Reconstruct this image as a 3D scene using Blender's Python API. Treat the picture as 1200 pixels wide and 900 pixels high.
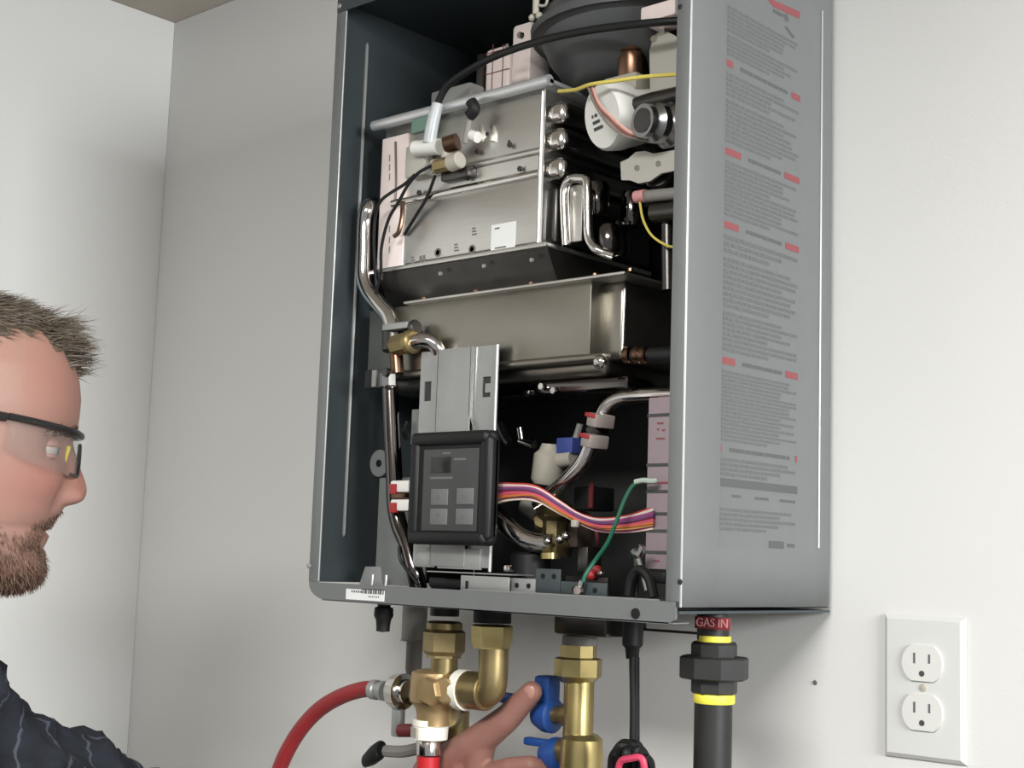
import bpy, bmesh, math, random
import numpy as np
from mathutils import Vector, Matrix, Euler
for o in list(bpy.data.objects): bpy.data.objects.remove(o)
S = bpy.context.scene
COL = S.collection
rnd = random.Random(7)
# ------------------------------------------------------------------ camera
CP = Vector((1.03583, -1.09359, 0.03421))
CR = Vector((0.743198, 0.668238, 0.033398)); CU = Vector((0.057336, -0.113341, 0.991900)); CW = Vector((-0.666611, 0.735263, 0.122549))
FPX = 1660.15
cam = bpy.data.objects.new('camera', bpy.data.cameras.new('camera')); COL.objects.link(cam)
m = Matrix.Identity(4)
for i in range(3):
    m[i][0] = CR[i]; m[i][1] = CU[i]; m[i][2] = -CW[i]; m[i][3] = CP[i]
cam.matrix_world = m
cam.data.sensor_width = 36; cam.data.lens = 36 * FPX / 1200; cam.data.clip_start = .02
S.camera = cam
# ------------------------------------------------------------------ light
wd = bpy.data.worlds.new('room_light'); S.world = wd; wd.use_nodes = True
wd.node_tree.nodes['Background'].inputs[0].default_value = (.97, .98, 1, 1)
wd.node_tree.nodes['Background'].inputs[1].default_value = .29
def area(name, loc, target, size, power, col=(1, .99, .968)):
    l = bpy.data.lights.new(name, 'AREA'); l.shape = 'RECTANGLE'; l.size, l.size_y = size; l.energy = power; l.color = col
    o = bpy.data.objects.new(name, l); COL.objects.link(o); o.location = loc
    o.rotation_euler = (Vector(target) - Vector(loc)).to_track_quat('-Z', 'Y').to_euler(); return o
area('ceiling_lamp', (.85, -1.6, .755), (.85, -1.599, -1), (.7, .6), 43)
area('right_side_light', (3.2, -.9, .46), (-.6, -.5, -.25), (1.2, .5), 72, (.97, .985, 1))  # area light added from the right to brighten the left wall; no window
S.view_settings.view_transform = 'Standard'; S.view_settings.look = 'None'; S.view_settings.gamma = 1
S.view_settings.use_curve_mapping = False
S.view_settings.exposure = 0.44
# ------------------------------------------------------------------ helpers
def at(px, py, y=None, x=None, z=None, d=None):
    """point of the room seen at pixel (px, py) of the 1200 x 900 frame, on a plane or at a depth"""
    r = CW + CR * ((px - 600) / FPX) - CU * ((py - 450) / FPX)
    if d is not None: return CP + r * d
    t = (y - CP.y) / r.y if y is not None else (x - CP.x) / r.x if x is not None else (z - CP.z) / r.z
    return CP + r * t
def lin(c):
    return tuple(((v / 255) / 12.92 if v / 255 <= .04045 else ((v / 255 + .055) / 1.055) ** 2.4) for v in c) + (1,)
MATS = {}
def mat(name, rgb, metal=0., rough=.5, noise=0., nscale=40., bump=0., bscale=200., stretch=None, spec=.5, trans=0., coat=0., alpha=1., rgb2=None):
    if name in MATS: return MATS[name]
    M = bpy.data.materials.new(name); M.use_nodes = True; nt = M.node_tree; b = nt.nodes['Principled BSDF']
    b.inputs['Base Color'].default_value = lin(rgb); b.inputs['Metallic'].default_value = metal; b.inputs['Roughness'].default_value = rough
    b.inputs['Specular IOR Level'].default_value = spec; b.inputs['Transmission Weight'].default_value = trans; b.inputs['Coat Weight'].default_value = coat
    b.inputs['Alpha'].default_value = alpha
    if noise or bump:
        tc = nt.nodes.new('ShaderNodeTexCoord'); mp = nt.nodes.new('ShaderNodeMapping'); nt.links.new(tc.outputs['Object'], mp.inputs[0])
        if stretch: mp.inputs['Scale'].default_value = stretch
        if noise:
            n = nt.nodes.new('ShaderNodeTexNoise'); n.inputs['Scale'].default_value = nscale; n.inputs['Detail'].default_value = 5
            nt.links.new(mp.outputs[0], n.inputs['Vector'])
            cr = nt.nodes.new('ShaderNodeValToRGB'); nt.links.new(n.outputs['Fac'], cr.inputs[0])
            a = lin(rgb); c2 = lin(rgb2) if rgb2 else None
            lo = tuple(max(0, v * (1 - noise)) for v in a[:3]) + (1,); hi = c2 or tuple(min(1, v * (1 + noise)) for v in a[:3]) + (1,)
            cr.color_ramp.elements[0].color = lo; cr.color_ramp.elements[1].color = hi
            cr.color_ramp.elements[0].position = .3; cr.color_ramp.elements[1].position = .7
            nt.links.new(cr.outputs[0], b.inputs['Base Color'])
        if bump:
            n2 = nt.nodes.new('ShaderNodeTexNoise'); n2.inputs['Scale'].default_value = bscale; n2.inputs['Detail'].default_value = 4
            nt.links.new(mp.outputs[0], n2.inputs['Vector'])
            bp = nt.nodes.new('ShaderNodeBump'); bp.inputs['Strength'].default_value = bump; bp.inputs['Distance'].default_value = .001
            nt.links.new(n2.outputs['Fac'], bp.inputs['Height']); nt.links.new(bp.outputs[0], b.inputs['Normal'])
    MATS[name] = M; return M
WALL = mat('wall_paint', (206, 206, 203), rough=.85, noise=.015, nscale=3, bump=.15, bscale=350, spec=.2)
CEIL = mat('ceiling_paint', (186, 178, 168), rough=.9, bump=.2, bscale=200, spec=.2)
FLOORM = mat('floor_concrete', (104, 101, 96), rough=.6, noise=.1, nscale=5)
CAB = mat('grey_enamel', (112, 115, 115), metal=.25, rough=.42, noise=.02, nscale=60)
BAYDARK = mat('dark_bay_tone', (56, 58, 56), metal=.3, rough=.55, noise=.1, nscale=30)  # darker tone for the back of the bay and the bracket backing
CABIN = mat('cabinet_inner_enamel', (74, 82, 85), metal=.5, rough=.4, noise=.06, nscale=12)
GALV = mat('galvanised_steel', (158, 160, 158), metal=.55, rough=.4, noise=.04, nscale=50)
STEEL = mat('brushed_stainless', (208, 206, 201), metal=1, rough=.36, noise=.03, nscale=30, bump=.04, bscale=60, stretch=(1, 1, 12))
BURN = mat('heat_tinted_stainless', (152, 148, 139), metal=1, rough=.36, noise=.07, nscale=14)
CHROME = mat('polished_steel', (205, 202, 198), metal=1, rough=.14)
DCHROME = mat('dark_polished_steel', (104, 100, 98), metal=1, rough=.12)
DSTEEL = mat('dark_steel', (84, 82, 80), metal=.9, rough=.32, noise=.15, nscale=20)  # darker mottled steel shared by many small parts
BRASS = mat('aged_brass', (146, 130, 92), metal=.85, rough=.38, noise=.12, nscale=60)
BRASSY = mat('bright_brass', (184, 167, 114), metal=.9, rough=.3, noise=.08, nscale=60)
BRONZE = mat('cast_bronze', (168, 144, 104), metal=.65, rough=.42, noise=.1, nscale=80, bump=.1, bscale=300)
COPPER = mat('copper_pipe', (118, 92, 76), metal=1, rough=.3)
BLACK = mat('black_rubber', (20, 21, 21), spec=.3, rough=.55, noise=.1, nscale=50)
BPLAS = mat('black_plastic', (19, 20, 21), rough=.48, spec=.35)
BIRON = mat('black_iron', (38, 39, 38), metal=.3, rough=.5, noise=.12, nscale=60, bump=.1, bscale=300)
PLASTICG = mat('grey_blower_plastic', (72, 74, 75), rough=.45, noise=.05, nscale=20)
FACE = mat('control_face', (58, 60, 60), rough=.4)
FACED = mat('control_screen', (30, 32, 32), rough=.25)
BTN = mat('control_button', (98, 100, 99), rough=.5)
WHITE = mat('white_plastic', (226, 226, 220), rough=.4)
TAPE = mat('white_thread_tape', (230, 228, 216), rough=.7)
PINKW = mat('pale_pink_finish', (240, 226, 221), rough=.35)  # even pale pink for the edge strip, flue plates and blower label
ROSE = mat('pink_grey_label', (142, 128, 133), rough=.55)
LSTK = mat('white_sticker', (222, 224, 222), rough=.5)
GREYPLATE = mat('pale_grey_plate', (188, 186, 178), metal=.4, rough=.45)
INK = mat('dark_ink', (62, 64, 66), rough=.6)
INKG = mat('grey_ink', (90, 93, 92), rough=.6)
REDINK = mat('red_ink', (128, 66, 70), rough=.6)
REDH = mat('red_hose_rubber', (138, 34, 39), rough=.5, noise=.08, nscale=30)
REDP = mat('red_plastic', (158, 42, 46), rough=.45)
DRED = mat('dark_red_vinyl', (92, 34, 36), rough=.45)
BLUE = mat('blue_vinyl_handle', (34, 74, 142), rough=.4)
YTAPE = mat('yellow_tape', (226, 216, 74), rough=.5)
YWIRE = mat('yellow_wire', (208, 192, 92), rough=.45)
GWIRE = mat('green_wire', (26, 92, 70), rough=.45)
GPIPE = mat('grey_pvc', (128, 126, 120), rough=.6)
CLEAR = mat('milky_tube', (205, 210, 212), rough=.3, trans=.35)
BLUEC = mat('blue_connector', (60, 74, 138), rough=.45)
CREAM = mat('cream_plastic', (168, 163, 151), rough=.45)
class MB:
    def __init__(s): s.bm = bmesh.new()
    def box(s, x0, x1, y0, y1, z0, z1, bev=0, seg=2, M=None):
        g = bmesh.ops.create_cube(s.bm, size=1)['verts']
        for v in g: v.co = Vector((x0 + (v.co.x + .5) * (x1 - x0), y0 + (v.co.y + .5) * (y1 - y0), z0 + (v.co.z + .5) * (z1 - z0)))
        if bev:
            es = list({e for v in g for e in v.link_edges})
            r = bmesh.ops.bevel(s.bm, geom=es, offset=bev, segments=seg, affect='EDGES', profile=.5)
            g = list({v for f in r['faces'] for v in f.verts} | {v for v in g if v.is_valid})
        if M is not None:
            for v in g: v.co = M @ v.co
        return s
    def lathe(s, p0, ax, prof, seg=20, phase=0., sy=1.):
        p0 = Vector(p0); ax = Vector(ax).normalized(); u = ax.orthogonal().normalized(); w = ax.cross(u)
        rings = []
        for h, r in prof:
            if r < 1e-6: rings.append([s.bm.verts.new(p0 + ax * h)])
            else: rings.append([s.bm.verts.new(p0 + ax * h + (u * math.cos(2 * math.pi * k / seg + phase) + w * sy * math.sin(2 * math.pi * k / seg + phase)) * r) for k in range(seg)])
        for a, b in zip(rings, rings[1:]):
            for k in range(seg):
                k2 = (k + 1) % seg
                if len(a) == 1 and len(b) == 1: continue
                if len(a) == 1: s.bm.faces.new((a[0], b[k2], b[k]))
                elif len(b) == 1: s.bm.faces.new((a[k], a[k2], b[0]))
                else: s.bm.faces.new((a[k], a[k2], b[k2], b[k]))
        if len(rings[0]) > 1: s.bm.faces.new(rings[0][::-1])
        if len(rings[-1]) > 1: s.bm.faces.new(rings[-1])
        return s
    def cyl(s, p0, p1, r, seg=20, r1=None, ch=.0):
        p0 = Vector(p0); p1 = Vector(p1); L = (p1 - p0).length; r1 = r if r1 is None else r1
        if ch: return s.lathe(p0, p1 - p0, [(0, r - ch), (ch, r), (L - ch, r1), (L, r1 - ch)], seg)
        return s.lathe(p0, p1 - p0, [(0, r), (L, r1)], seg)
    def tube(s, pts, r, seg=10, sub=6, smooth=True):
        P = [Vector(p) for p in pts]; n = len(P)
        R = r if isinstance(r, (list, tuple)) else [r] * n
        if smooth and n > 2:
            Q = []; RR = []
            for i in range(n - 1):
                a, b, c, d = P[max(i - 1, 0)], P[i], P[i + 1], P[min(i + 2, n - 1)]
                for k in range(sub):
                    t = k / sub
                    Q.append(.5 * ((2 * b) + (c - a) * t + (2 * a - 5 * b + 4 * c - d) * t * t + (3 * b - a - 3 * c + d) * t ** 3)); RR.append(R[i] + (R[i + 1] - R[i]) * t)
            Q.append(P[-1]); RR.append(R[-1]); P, R = Q, RR
        n = len(P); tg = [(P[min(i + 1, n - 1)] - P[max(i - 1, 0)]).normalized() for i in range(n)]
        u = tg[0].orthogonal().normalized(); rings = []
        for i in range(n):
            u = (u - tg[i] * u.dot(tg[i])).normalized(); w = tg[i].cross(u)
            rings.append([s.bm.verts.new(P[i] + (u * math.cos(2 * math.pi * k / seg) + w * math.sin(2 * math.pi * k / seg)) * R[i]) for k in range(seg)])
        for a, b in zip(rings, rings[1:]):
            for k in range(seg): s.bm.faces.new((a[k], a[(k + 1) % seg], b[(k + 1) % seg], b[k]))
        s.bm.faces.new(rings[0][::-1]); s.bm.faces.new(rings[-1]); return s
    def prism(s, poly, vec):
        a = [s.bm.verts.new(Vector(p)) for p in poly]; b = [s.bm.verts.new(Vector(p) + Vector(vec)) for p in poly]; n = len(a)
        s.bm.faces.new(a); s.bm.faces.new(b[::-1])
        for k in range(n): s.bm.faces.new((a[k], b[k], b[(k + 1) % n], a[(k + 1) % n]))
        return s
    def ball(s, c, r, seg=16, sc=(1, 1, 1)):
        g = bmesh.ops.create_uvsphere(s.bm, u_segments=seg, v_segments=max(6, seg // 2), radius=r)['verts']
        for v in g: v.co = Vector((v.co.x * sc[0], v.co.y * sc[1], v.co.z * sc[2])) + Vector(c)
        return s
    def quad(s, a, b, c, d): s.bm.faces.new([s.bm.verts.new(Vector(p)) for p in (a, b, c, d)]); return s
    def frame(s, x0, x1, z0, z1, y0, y1, hx0, hx1, hz0, hz1):
        """plate facing -y with one rectangular hole"""
        s.box(x0, hx0, y0, y1, z0, z1); s.box(hx1, x1, y0, y1, z0, z1)
        s.box(hx0, hx1, y0, y1, z0, hz0); s.box(hx0, hx1, y0, y1, hz1, z1); return s
    def build(s, name, M, parent=None, label=None, sharp=38, kind=None):
        bmesh.ops.recalc_face_normals(s.bm, faces=s.bm.faces[:])
        o0 = root_loc(parent)
        if o0.length: bmesh.ops.translate(s.bm, verts=s.bm.verts[:], vec=-o0)
        me = bpy.data.meshes.new(name); s.bm.to_mesh(me); s.bm.free()
        return link_mesh(name, me, M, parent, label, sharp, kind)
def root_loc(p):
    if p is None: return Vector((0, 0, 0))
    while p.parent: p = p.parent
    return p.location.copy()
def link_mesh(name, me, M, parent=None, label=None, sharp=38, kind=None):
    if M: me.materials.append(M)
    me.shade_smooth(); me.set_sharp_from_angle(angle=math.radians(sharp))
    o = bpy.data.objects.new(name, me); COL.objects.link(o)
    if parent: o.parent = parent
    if label: o['label'] = label
    if kind: o['kind'] = kind
    return o
def thing(name, label, cat, loc, group=None):
    o = bpy.data.objects.new(name, None); COL.objects.link(o); o.empty_display_size = .03; o.location = loc
    o['label'] = label; o['category'] = cat
    if group: o['group'] = group
    return o
def struct(name, mb, M): 
    o = mb.build(name, M); o['kind'] = 'structure'; return o
def ptube(pts, r, **k): return MB().tube([at(a, b, y=c) for a, b, c in pts], r, **k)
def pbox(tl, br, y, depth, bev=0, mb=None):
    a = at(*tl, y=y); b = at(*br, y=y); mb = mb or MB()
    return mb.box(a.x, b.x, y, y + depth, b.z, a.z, bev)
def text_mesh(txt, size, ext=.0003):
    cu = bpy.data.curves.new('lettering', 'FONT'); cu.body = txt; cu.size = size; cu.extrude = ext; cu.align_x = 'CENTER'; cu.align_y = 'CENTER'
    o = bpy.data.objects.new('lettering', cu); COL.objects.link(o)
    bpy.context.view_layer.update()
    me = bpy.data.meshes.new_from_object(o.evaluated_get(bpy.context.evaluated_depsgraph_get()))
    bpy.data.objects.remove(o); return me
def lettering(txt, size, c, right, up, M, parent, name='lettering', label=None):
    me = text_mesh(txt, size); right = Vector(right).normalized(); up = Vector(up).normalized(); n = right.cross(up)
    mm = Matrix((right, up, n)).transposed().to_4x4(); mm.translation = Vector(c) - root_loc(parent); me.transform(mm)
    return link_mesh(name, me, M, parent, label)
# ------------------------------------------------------------------ room
KX, KZ, FZ = -.62, .768, -1.57
struct('wall_back', MB().box(KX - .1, 3.9, 0, .1, FZ, KZ), WALL)
struct('wall_left', MB().box(KX - .1, KX, -3.2, -.0005, FZ, KZ), WALL)
struct('floor', MB().box(KX - .1, 3.9, -3.2, .1, FZ - .1, FZ - .0005), FLOORM)
struct('ceiling', MB().box(KX - .1, 3.9, -3.2, .1, KZ + .0005, KZ + .1), CEIL)
p = at(955, 800, y=-.0005)
nh = MB().lathe(p, (0, -1, 0), [(0, .0022), (.0006, .0018), (.0008, 0)], 8).build('nail_head', INKG, bpy.data.objects['wall_back'])
# ------------------------------------------------------------------ tankless water heater
W, D, H = .4231, .2253, .575
wh = thing('tankless_water_heater', 'open grey wall-hung tankless water heater with its front cover off and wiring exposed', 'water heater', (W / 2, -D / 2, 0))
t = .0015
# --- casing
MB().box(.004, W - .004, -.0045, -.003, 0.002, H - .002).build('back_panel', BAYDARK, wh)
lp = MB().box(0, t, -D + .0022, -.003, .007, H - .0016).build('left_panel', CABIN, wh)
MB().lathe((0.002, -.186, .05), (0, 0, 1), [(0, .0006), (.003, .0018), (.489, .0018), (.492, .0006)], 8).build('stiffening_bead', GALV, lp)
MB().box(0, .0135, -D, -D + t, .0069, H - .0142, .0005).build('front_flange', CAB, lp)
MB().tube([(.0137, -D + .0007, .008), (.0137, -D + .0007, H - .015)], .0009, 6).build('flange_edge', GALV, lp)
for q in ((398, 7), (362, 663)):
    MB().lathe(at(*q, y=-D), (0, -1, 0), [(0, .0026), (.0008, .0024), (.0014, .001), (.0014, 0)], 10).build('flange_screw', GALV, lp)
tp = MB().box(0, W, -D + .001, -.003, H - t, H, 0).box(0, W, -D, -D + t, H - .014, H).build('top_panel', CABIN, wh)
# right panel with an embossed (recessed) field for the warnings
rp_mb = MB(); bm = rp_mb.bm
def rp(y, z, x=W): return bm.verts.new(Vector((x, y, z)))
ys = [-D + .003, -.176, -.172, -.0275, -.0235, -.010]; zs = [.003, .046, .050, H - .05, H - .046, H - .001]
grid = [[rp(y, z, W - (.0022 if (1 < i < 4 and 1 < j < 4) else 0)) for j, z in enumerate(zs)] for i, y in enumerate(ys)]
for i in range(5):
    for j in range(5): bm.faces.new((grid[i][j], grid[i + 1][j], grid[i + 1][j + 1], grid[i][j + 1]))
for i0, pts in ((0, [(-D + .0009, W - .0009), (-D + .0002, W - .003)]), (5, [(-.006, W - .0012), (-.0035, W - .005)])):
    prev = grid[i0]
    for y, x in pts:
        cur = [rp(y, z, x) for z in zs]
        for j in range(5): bm.faces.new((prev[j], cur[j], cur[j + 1], prev[j + 1]))
        prev = cur
rpan = rp_mb.build('right_panel', CAB, wh, sharp=60)
sol = rpan.modifiers.new('thickness', 'SOLIDIFY'); sol.thickness = .0012; sol.offset = -1
MB().box(W - .0135, W - .001, -D, -D + t, .0069, H - .0142, .0005).build('front_flange', CAB, rpan)
MB().tube([(W - .0006, -D + .0012, .003), (W - .0006, -D + .0012, H - .002)], .0011, 8).build('corner_bead', GALV, rpan)
MB().tube([(W - .0006, -.0248, .052), (W - .0006, -.0248, H - .05)], .0011, 6).build('emboss_edge', GALV, rpan)
for q in ((797, 682), (797, 8)):
    MB().lathe(at(q[0], q[1], y=-D), (0, -1, 0), [(0, .0022), (.0006, .002), (.001, 0)], 8).build('flange_screw', BIRON, rpan)
# printed warnings: words as thin print on the recessed field
XL = W - .0020
def lab(px, py): q = at(px, py, x=XL); return q.y, q.z
def print_block(mb, y0, y1, z0, z1, n, hgt, last=1., seed=0, gap=.35):
    R = random.Random(seed)
    for k in range(n):
        z = z1 - (k + .5) * (z1 - z0) / n
        ye = y0 + (y1 - y0) * (last if k == n - 1 else R.choice((1, 1, .97, .9, .78, .6)))
        y = y0
        while y < ye - .002:
            wl = min(R.uniform(.0028, .0095), ye - y)
            mb.quad((XL, y, z - hgt / 2), (XL, y + wl, z - hgt / 2), (XL, y + wl, z + hgt / 2), (XL, y, z + hgt / 2)); y += wl + R.uniform(.0008, .0016)
wl_ = MB(); hd = MB(); rd = MB(); Y0, Y1 = -.1715, -.0605
def zz(py, px=848): return lab(px, py)[1]
red_rows = [(71, 10, 12), (175, 22, 20), (262, 20, 18), (422, 18, 16), (526, 4, 4)]
zr = []
def flash(y0, y1, z0, z1): MB().quad((XL, y0, z0), (XL, y1, z0), (XL, y1, z1), (XL, y0, z1)).build('warning_flash', REDINK, rpan, 'red printed warning box')
for py, wl0, wr0 in red_rows:
    z = zz(py); zr.append(z); h = .0028
    k = .0185 * wl0 / 16 if wl0 > 5 else .004
    flash(Y0 - .003, Y0 - .003 + k, z - h, z + h)
    k2 = .0205 * wr0 / 17 if wr0 > 5 else .003
    flash(Y1 + .002 - k2, Y1 + .002, z - h, z + h)
    print_block(hd, Y0 + k + .008, Y1 - k2 - .004, z - .0025, z + .0025, 1, .0030, 1., int(py))
blocks = [(zz(2), zz(34), 6), (zz(36), zz(62), 5), (zr[0] - .007, zz(110), 5), (zz(113), zr[1] + .007, 9), (zr[1] - .007, zr[2] + .007, 12), (zr[2] - .007, zz(296), 3),
          (zz(299), zz(360), 9), (zz(363), zr[3] + .007, 8), (zr[3] - .007, zr[4] + .006, 18), (zr[4] - .006, zz(558), 4), (zz(594), zz(622), 5)]
for i, (za, zb, n) in enumerate(blocks): print_block(wl_, Y0, Y1, min(za, zb), max(za, zb), n, abs(za - zb) / n * .62, .6, i + 3)
zb_ = zz(565)
hd.quad((XL, Y0 - .003, zb_ - .0032), (XL, Y1 + .003, zb_ - .0032), (XL, Y1 + .003, zb_ + .0032), (XL, Y0 - .003, zb_ + .0032))
for yy, ww in ((-.155, .012), (-.122, .02), (-.085, .024), ): hd.quad((XL, yy, zz(580) - .001), (XL, yy + ww, zz(580) - .001), (XL, yy + ww, zz(580) + .001), (XL, yy, zz(580) + .001))
z6 = zz(635); hd.quad((XL, -.101, z6 - .003), (XL, -.078, z6 - .003), (XL, -.078, z6 + .003), (XL, -.101, z6 + .003)); hd.quad((XL, -.073, z6 - .0015), (XL, -.061, z6 - .0015), (XL, -.061, z6 + .0015), (XL, -.073, z6 + .0015))
a = [lab(*q) for q in ((897, -4), (938, 14), (937, 22), (906, 8))]
rd.quad(*[(XL, y, z) for y, z in a])
for poly in (((906, 10), (916, 16), (916, 20), (906, 14)), ((916, 16), (923, 17), (925, 25), (921, 25)), ((919, 31), (922, 31), (932, 44), (929, 45))):
    hd.quad(*[(XL, *lab(*q)) for q in poly])
wl_.build('warning_text', INKG, rpan, 'small grey printed warnings', kind='stuff'); hd.build('warning_heading', mat('heading_ink', (80, 82, 82), rough=.6), rpan, 'bold dark printed headings', kind='stuff'); rd.build('warning_band', REDINK, rpan, 'red printed band at the top')
# bottom tray and front lip
bt = MB().box(.002, W - .002, -D + .002, -.003, -.002, 0).build('bottom_tray', CABIN, wh)
lipm = MB(); n = 8; poly = [(W - .004, .0068), (W - .004, -.009 + .003), (W - .012, -.010)]
poly += [(.028, -.009)] + [(.028 - .027 * math.sin(k / n * math.pi / 2), .006 - .015 * math.cos(k / n * math.pi / 2)) for k in range(1, n + 1)] + [(.001, .0068)]
lipm.prism([(x, -D, z) for x, z in poly], (0, .002, 0)).box(.02, W - .006, -D, -D + .02, -.0095, -.0085).build('front_lip', CAB, bt)
MB().tube([(.2, -D + .001, .0072), (W - .02, -D + .001, .0072)], .0009, 6).build('lip_edge', GALV, bt)
a = at(406, 688.5, y=-D - .0003); b = at(450, 705, y=-D - .0003)
st = MB().box(a.x, b.x, -D - .0006, -D, b.z, a.z - .001).build('barcode_sticker', LSTK, bt, 'white sticker with small print on the lip')
bc = MB()
for k in range(14): x = a.x + (b.x - a.x) * (.42 + .042 * k); bc.box(x, x + .0008 + .0004 * (k % 3), -D - .0008, -D - .0006, b.z + .006, b.z + .0105)
for k in range(5): x = a.x + (b.x - a.x) * (.15 + .06 * k); bc.box(x, x + .0015, -D - .0008, -D - .0006, a.z - .004, a.z - .002)
for k in range(6): x = a.x + (b.x - a.x) * (.6 + .05 * k); bc.box(x, x + .0012, -D - .0008, -D - .0006, b.z + .003, b.z + .0042)
bc.build('sticker_print', INK, bt)
MB().lathe(at(745, 719, y=-D), (0, -1, 0), [(0, .0042), (.001, .004), (.001, 0)], 12).build('lip_hole', BLACK, bt)
# cable gland hanging under the lip
q = at(450, 711, y=-.2)
MB().lathe(q + Vector((0, 0, .008)), (0, 0, -1), [(0, .006), (.008, .006), (.009, .0085), (.016, .009), (.02, .007), (.026, .0062), (.03, .0062), (.031, .0)], 12).build('cable_gland', BLACK, wh)
# --- heat exchanger
F = -.187
A0 = at(447, 150, y=F); xL = A0.x; xR = at(638, 112, y=F).x; zT = A0.z; zM = at(475, 237, y=F).z; zB = at(445, 318, y=F).z
hx = MB().box(xL + .004, xR - .002, F + .002, -.035, zB, zT, .002).build('heat_exchanger', STEEL, wh)
MB().box(xL + .022, xR, F - .001, F + .002, zM, zT - .006, .0012).build('upper_cover', STEEL, hx)
MB().box(xL + .022, xR, F - .002, F + .002, zB + .003, zM - .003, .0012).build('lower_cover', STEEL, hx)
# seam flange with bolt heads, and a pressed ridge above
MB().tube([(xL + .024, F - .002, zM), (xR, F - .002, zM)], .0042, 10).build('seam_flange', CHROME, hx)
MB().tube([(xL + .055, F - .001, zM + .021), (xR, F - .001, zM + .021)], .0034, 10).build('pressed_ridge', STEEL, hx)
for px, py in ((492, 226), (549, 209), (610, 198), (560, 178), (598, 170)):
    MB().lathe(at(px, py, y=F - .004), (0, -1, 0), [(0, .0028), (.002, .0026), (.002, 0)], 6).build('bolt', DSTEEL, hx)
MB().tube([(xR, F - .001, zB + .002), (xR, F - .001, zT - .004)], .0026, 8).build('corner_fold', STEEL, hx)
st = pbox((448, 163), (471, 315), F - .003, .004, .0012).build('edge_strip', PINKW, hx, 'pale pinkish white strip along the left edge')
mk = MB()
for py in (185, 196, 207, 268, 281, 292): q = at(456.5, py, y=F - .0032); mk.box(q.x - .0007, q.x + .0007, F - .0034, F - .003, q.z - .0035, q.z + .003)
mk.build('edge_strip_print', mat('mid_grey_print', (140, 138, 136), rough=.6), hx, kind='stuff')
ptube([(463.5, 166, F - .004), (464, 215, F - .004), (463, 236, F - .004)], .0010, seg=6).build('vertical_seam', DSTEEL, hx)
stamp = mat('stamp_grey', (112, 110, 106), rough=.6)
FS = F - .0022
sk = pbox((576, 264), (603, 295), FS - .0003, .0006).build('data_sticker', LSTK, hx, 'small white data sticker')
sp = MB()
for py, w_ in ((268, 8), (291, 19)): c_ = at(580, py, y=FS - .0005); sp.box(c_.x, c_.x + w_ * .0007, FS - .0006, FS, c_.z - .0007, c_.z + .0007)
sp.build('sticker_print', stamp, hx, kind='stuff')
def stampm(px, py, kind):
    c_ = at(px, py, y=FS); sb_ = MB()
    if kind == 'ring':
        sb_.lathe(c_, (0, -1, 0), [(0, .0042), (.0002, .0042), (.0002, .0026), (0, .0026)], 16)
    elif kind == 'letters':
        for k_ in range(2): sb_.box(c_.x - .004 + .0045 * k_, c_.x - .001 + .0045 * k_, FS - .0002, FS + .0002, c_.z - .003, c_.z + .003)
    else:
        for k_ in range(3): sb_.box(c_.x - .003, c_.x + .003 - .001 * k_, FS - .0002, FS + .0002, c_.z - .0035 + .0028 * k_, c_.z - .002 + .0028 * k_)
    sb_.build('stamped_mark', stamp, hx, kind='stuff')
for a_ in ((484, 305, 'bars'), (495, 303, 'letters'), (513, 296, 'ring'), (535, 290, 'bars'), (553, 292, 'ring'), (556, 271, 'bars'), (650 - 10, 0, 0)):
    if a_[2]: stampm(*a_)
# top rail
MB().box(xL - .002, xR + .013, F - .008, -.05, zT - .002, zT + .0015).tube([(xL - .002, F - .008, zT), (xR + .013, F - .008, zT)], .0052, 12).build('top_rail', mat('galvanised_highlight', (206, 208, 209), metal=.6, rough=.35), hx)  # lighter galvanised tone carries the highlight along the rail
# pressed round windows and slots on the upper cover
for px, py, r in ((536, 168, .0036), (571, 157, .0018), (597, 166, .0014)):
    MB().lathe(at(px, py, y=F - .001), (0, -1, 0), [(0, r), (.0008, r), (.0008, 0)], 12).build('port_hole', DSTEEL, hx)
for px in (565, 579):
    a = at(px, 155, y=F - .001); MB().box(a.x - .002, a.x + .0015, F - .005, F, a.z - .009, a.z + .006, .0008).build('clip_tab', CHROME, hx)
# ribs on the right side
for i, py in enumerate((132, 163, 197)):
    z = at(650, py, y=-.18).z
    MB().box(xR - .03, xR + .020, F + .004, -.04, z - .0105, z + .0105, .0075, 5).build('side_rib', CHROME, hx)
MB().box(xR - .02, xR + .010, F + .010, -.04, zB + .004, zM - .01, .004, 3).build('side_wall', DSTEEL, hx)
# return bends on the right side
ptube([(664, 288, -.178), (662, 250, -.178), (662, 222, -.178), (668, 211, -.178), (680, 209, -.178), (688, 214, -.178), (689, 250, -.178), (691, 280, -.178), (700, 293, -.178), (718, 300, -.17)], .0042).build('return_loop', CHROME, hx)
q0 = at(666, 285, y=-.174); q1 = at(684, 215, y=-.174)
MB().box(q0.x, q1.x, -.175, -.172, q0.z, q1.z, .001).build('return_plate', STEEL, hx)
for px, y0, y1, yy, r in ((700, 212, 256, -.15, .011), (714, 262, 300, -.165, .011), (741, 222, 268, -.12, .0105), (724, 258, 305, -.125, .010)):
    a = at(px, y0, y=yy); b = at(px, y1, y=yy)
    MB().lathe(b, a - b, [(0, r * .3), (.002, r * .8), (.006, r), ((a - b).length - .006, r), ((a - b).length - .002, r * .8), ((a - b).length, r * .3)], 20).build('return_bend', DCHROME, hx)
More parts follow.
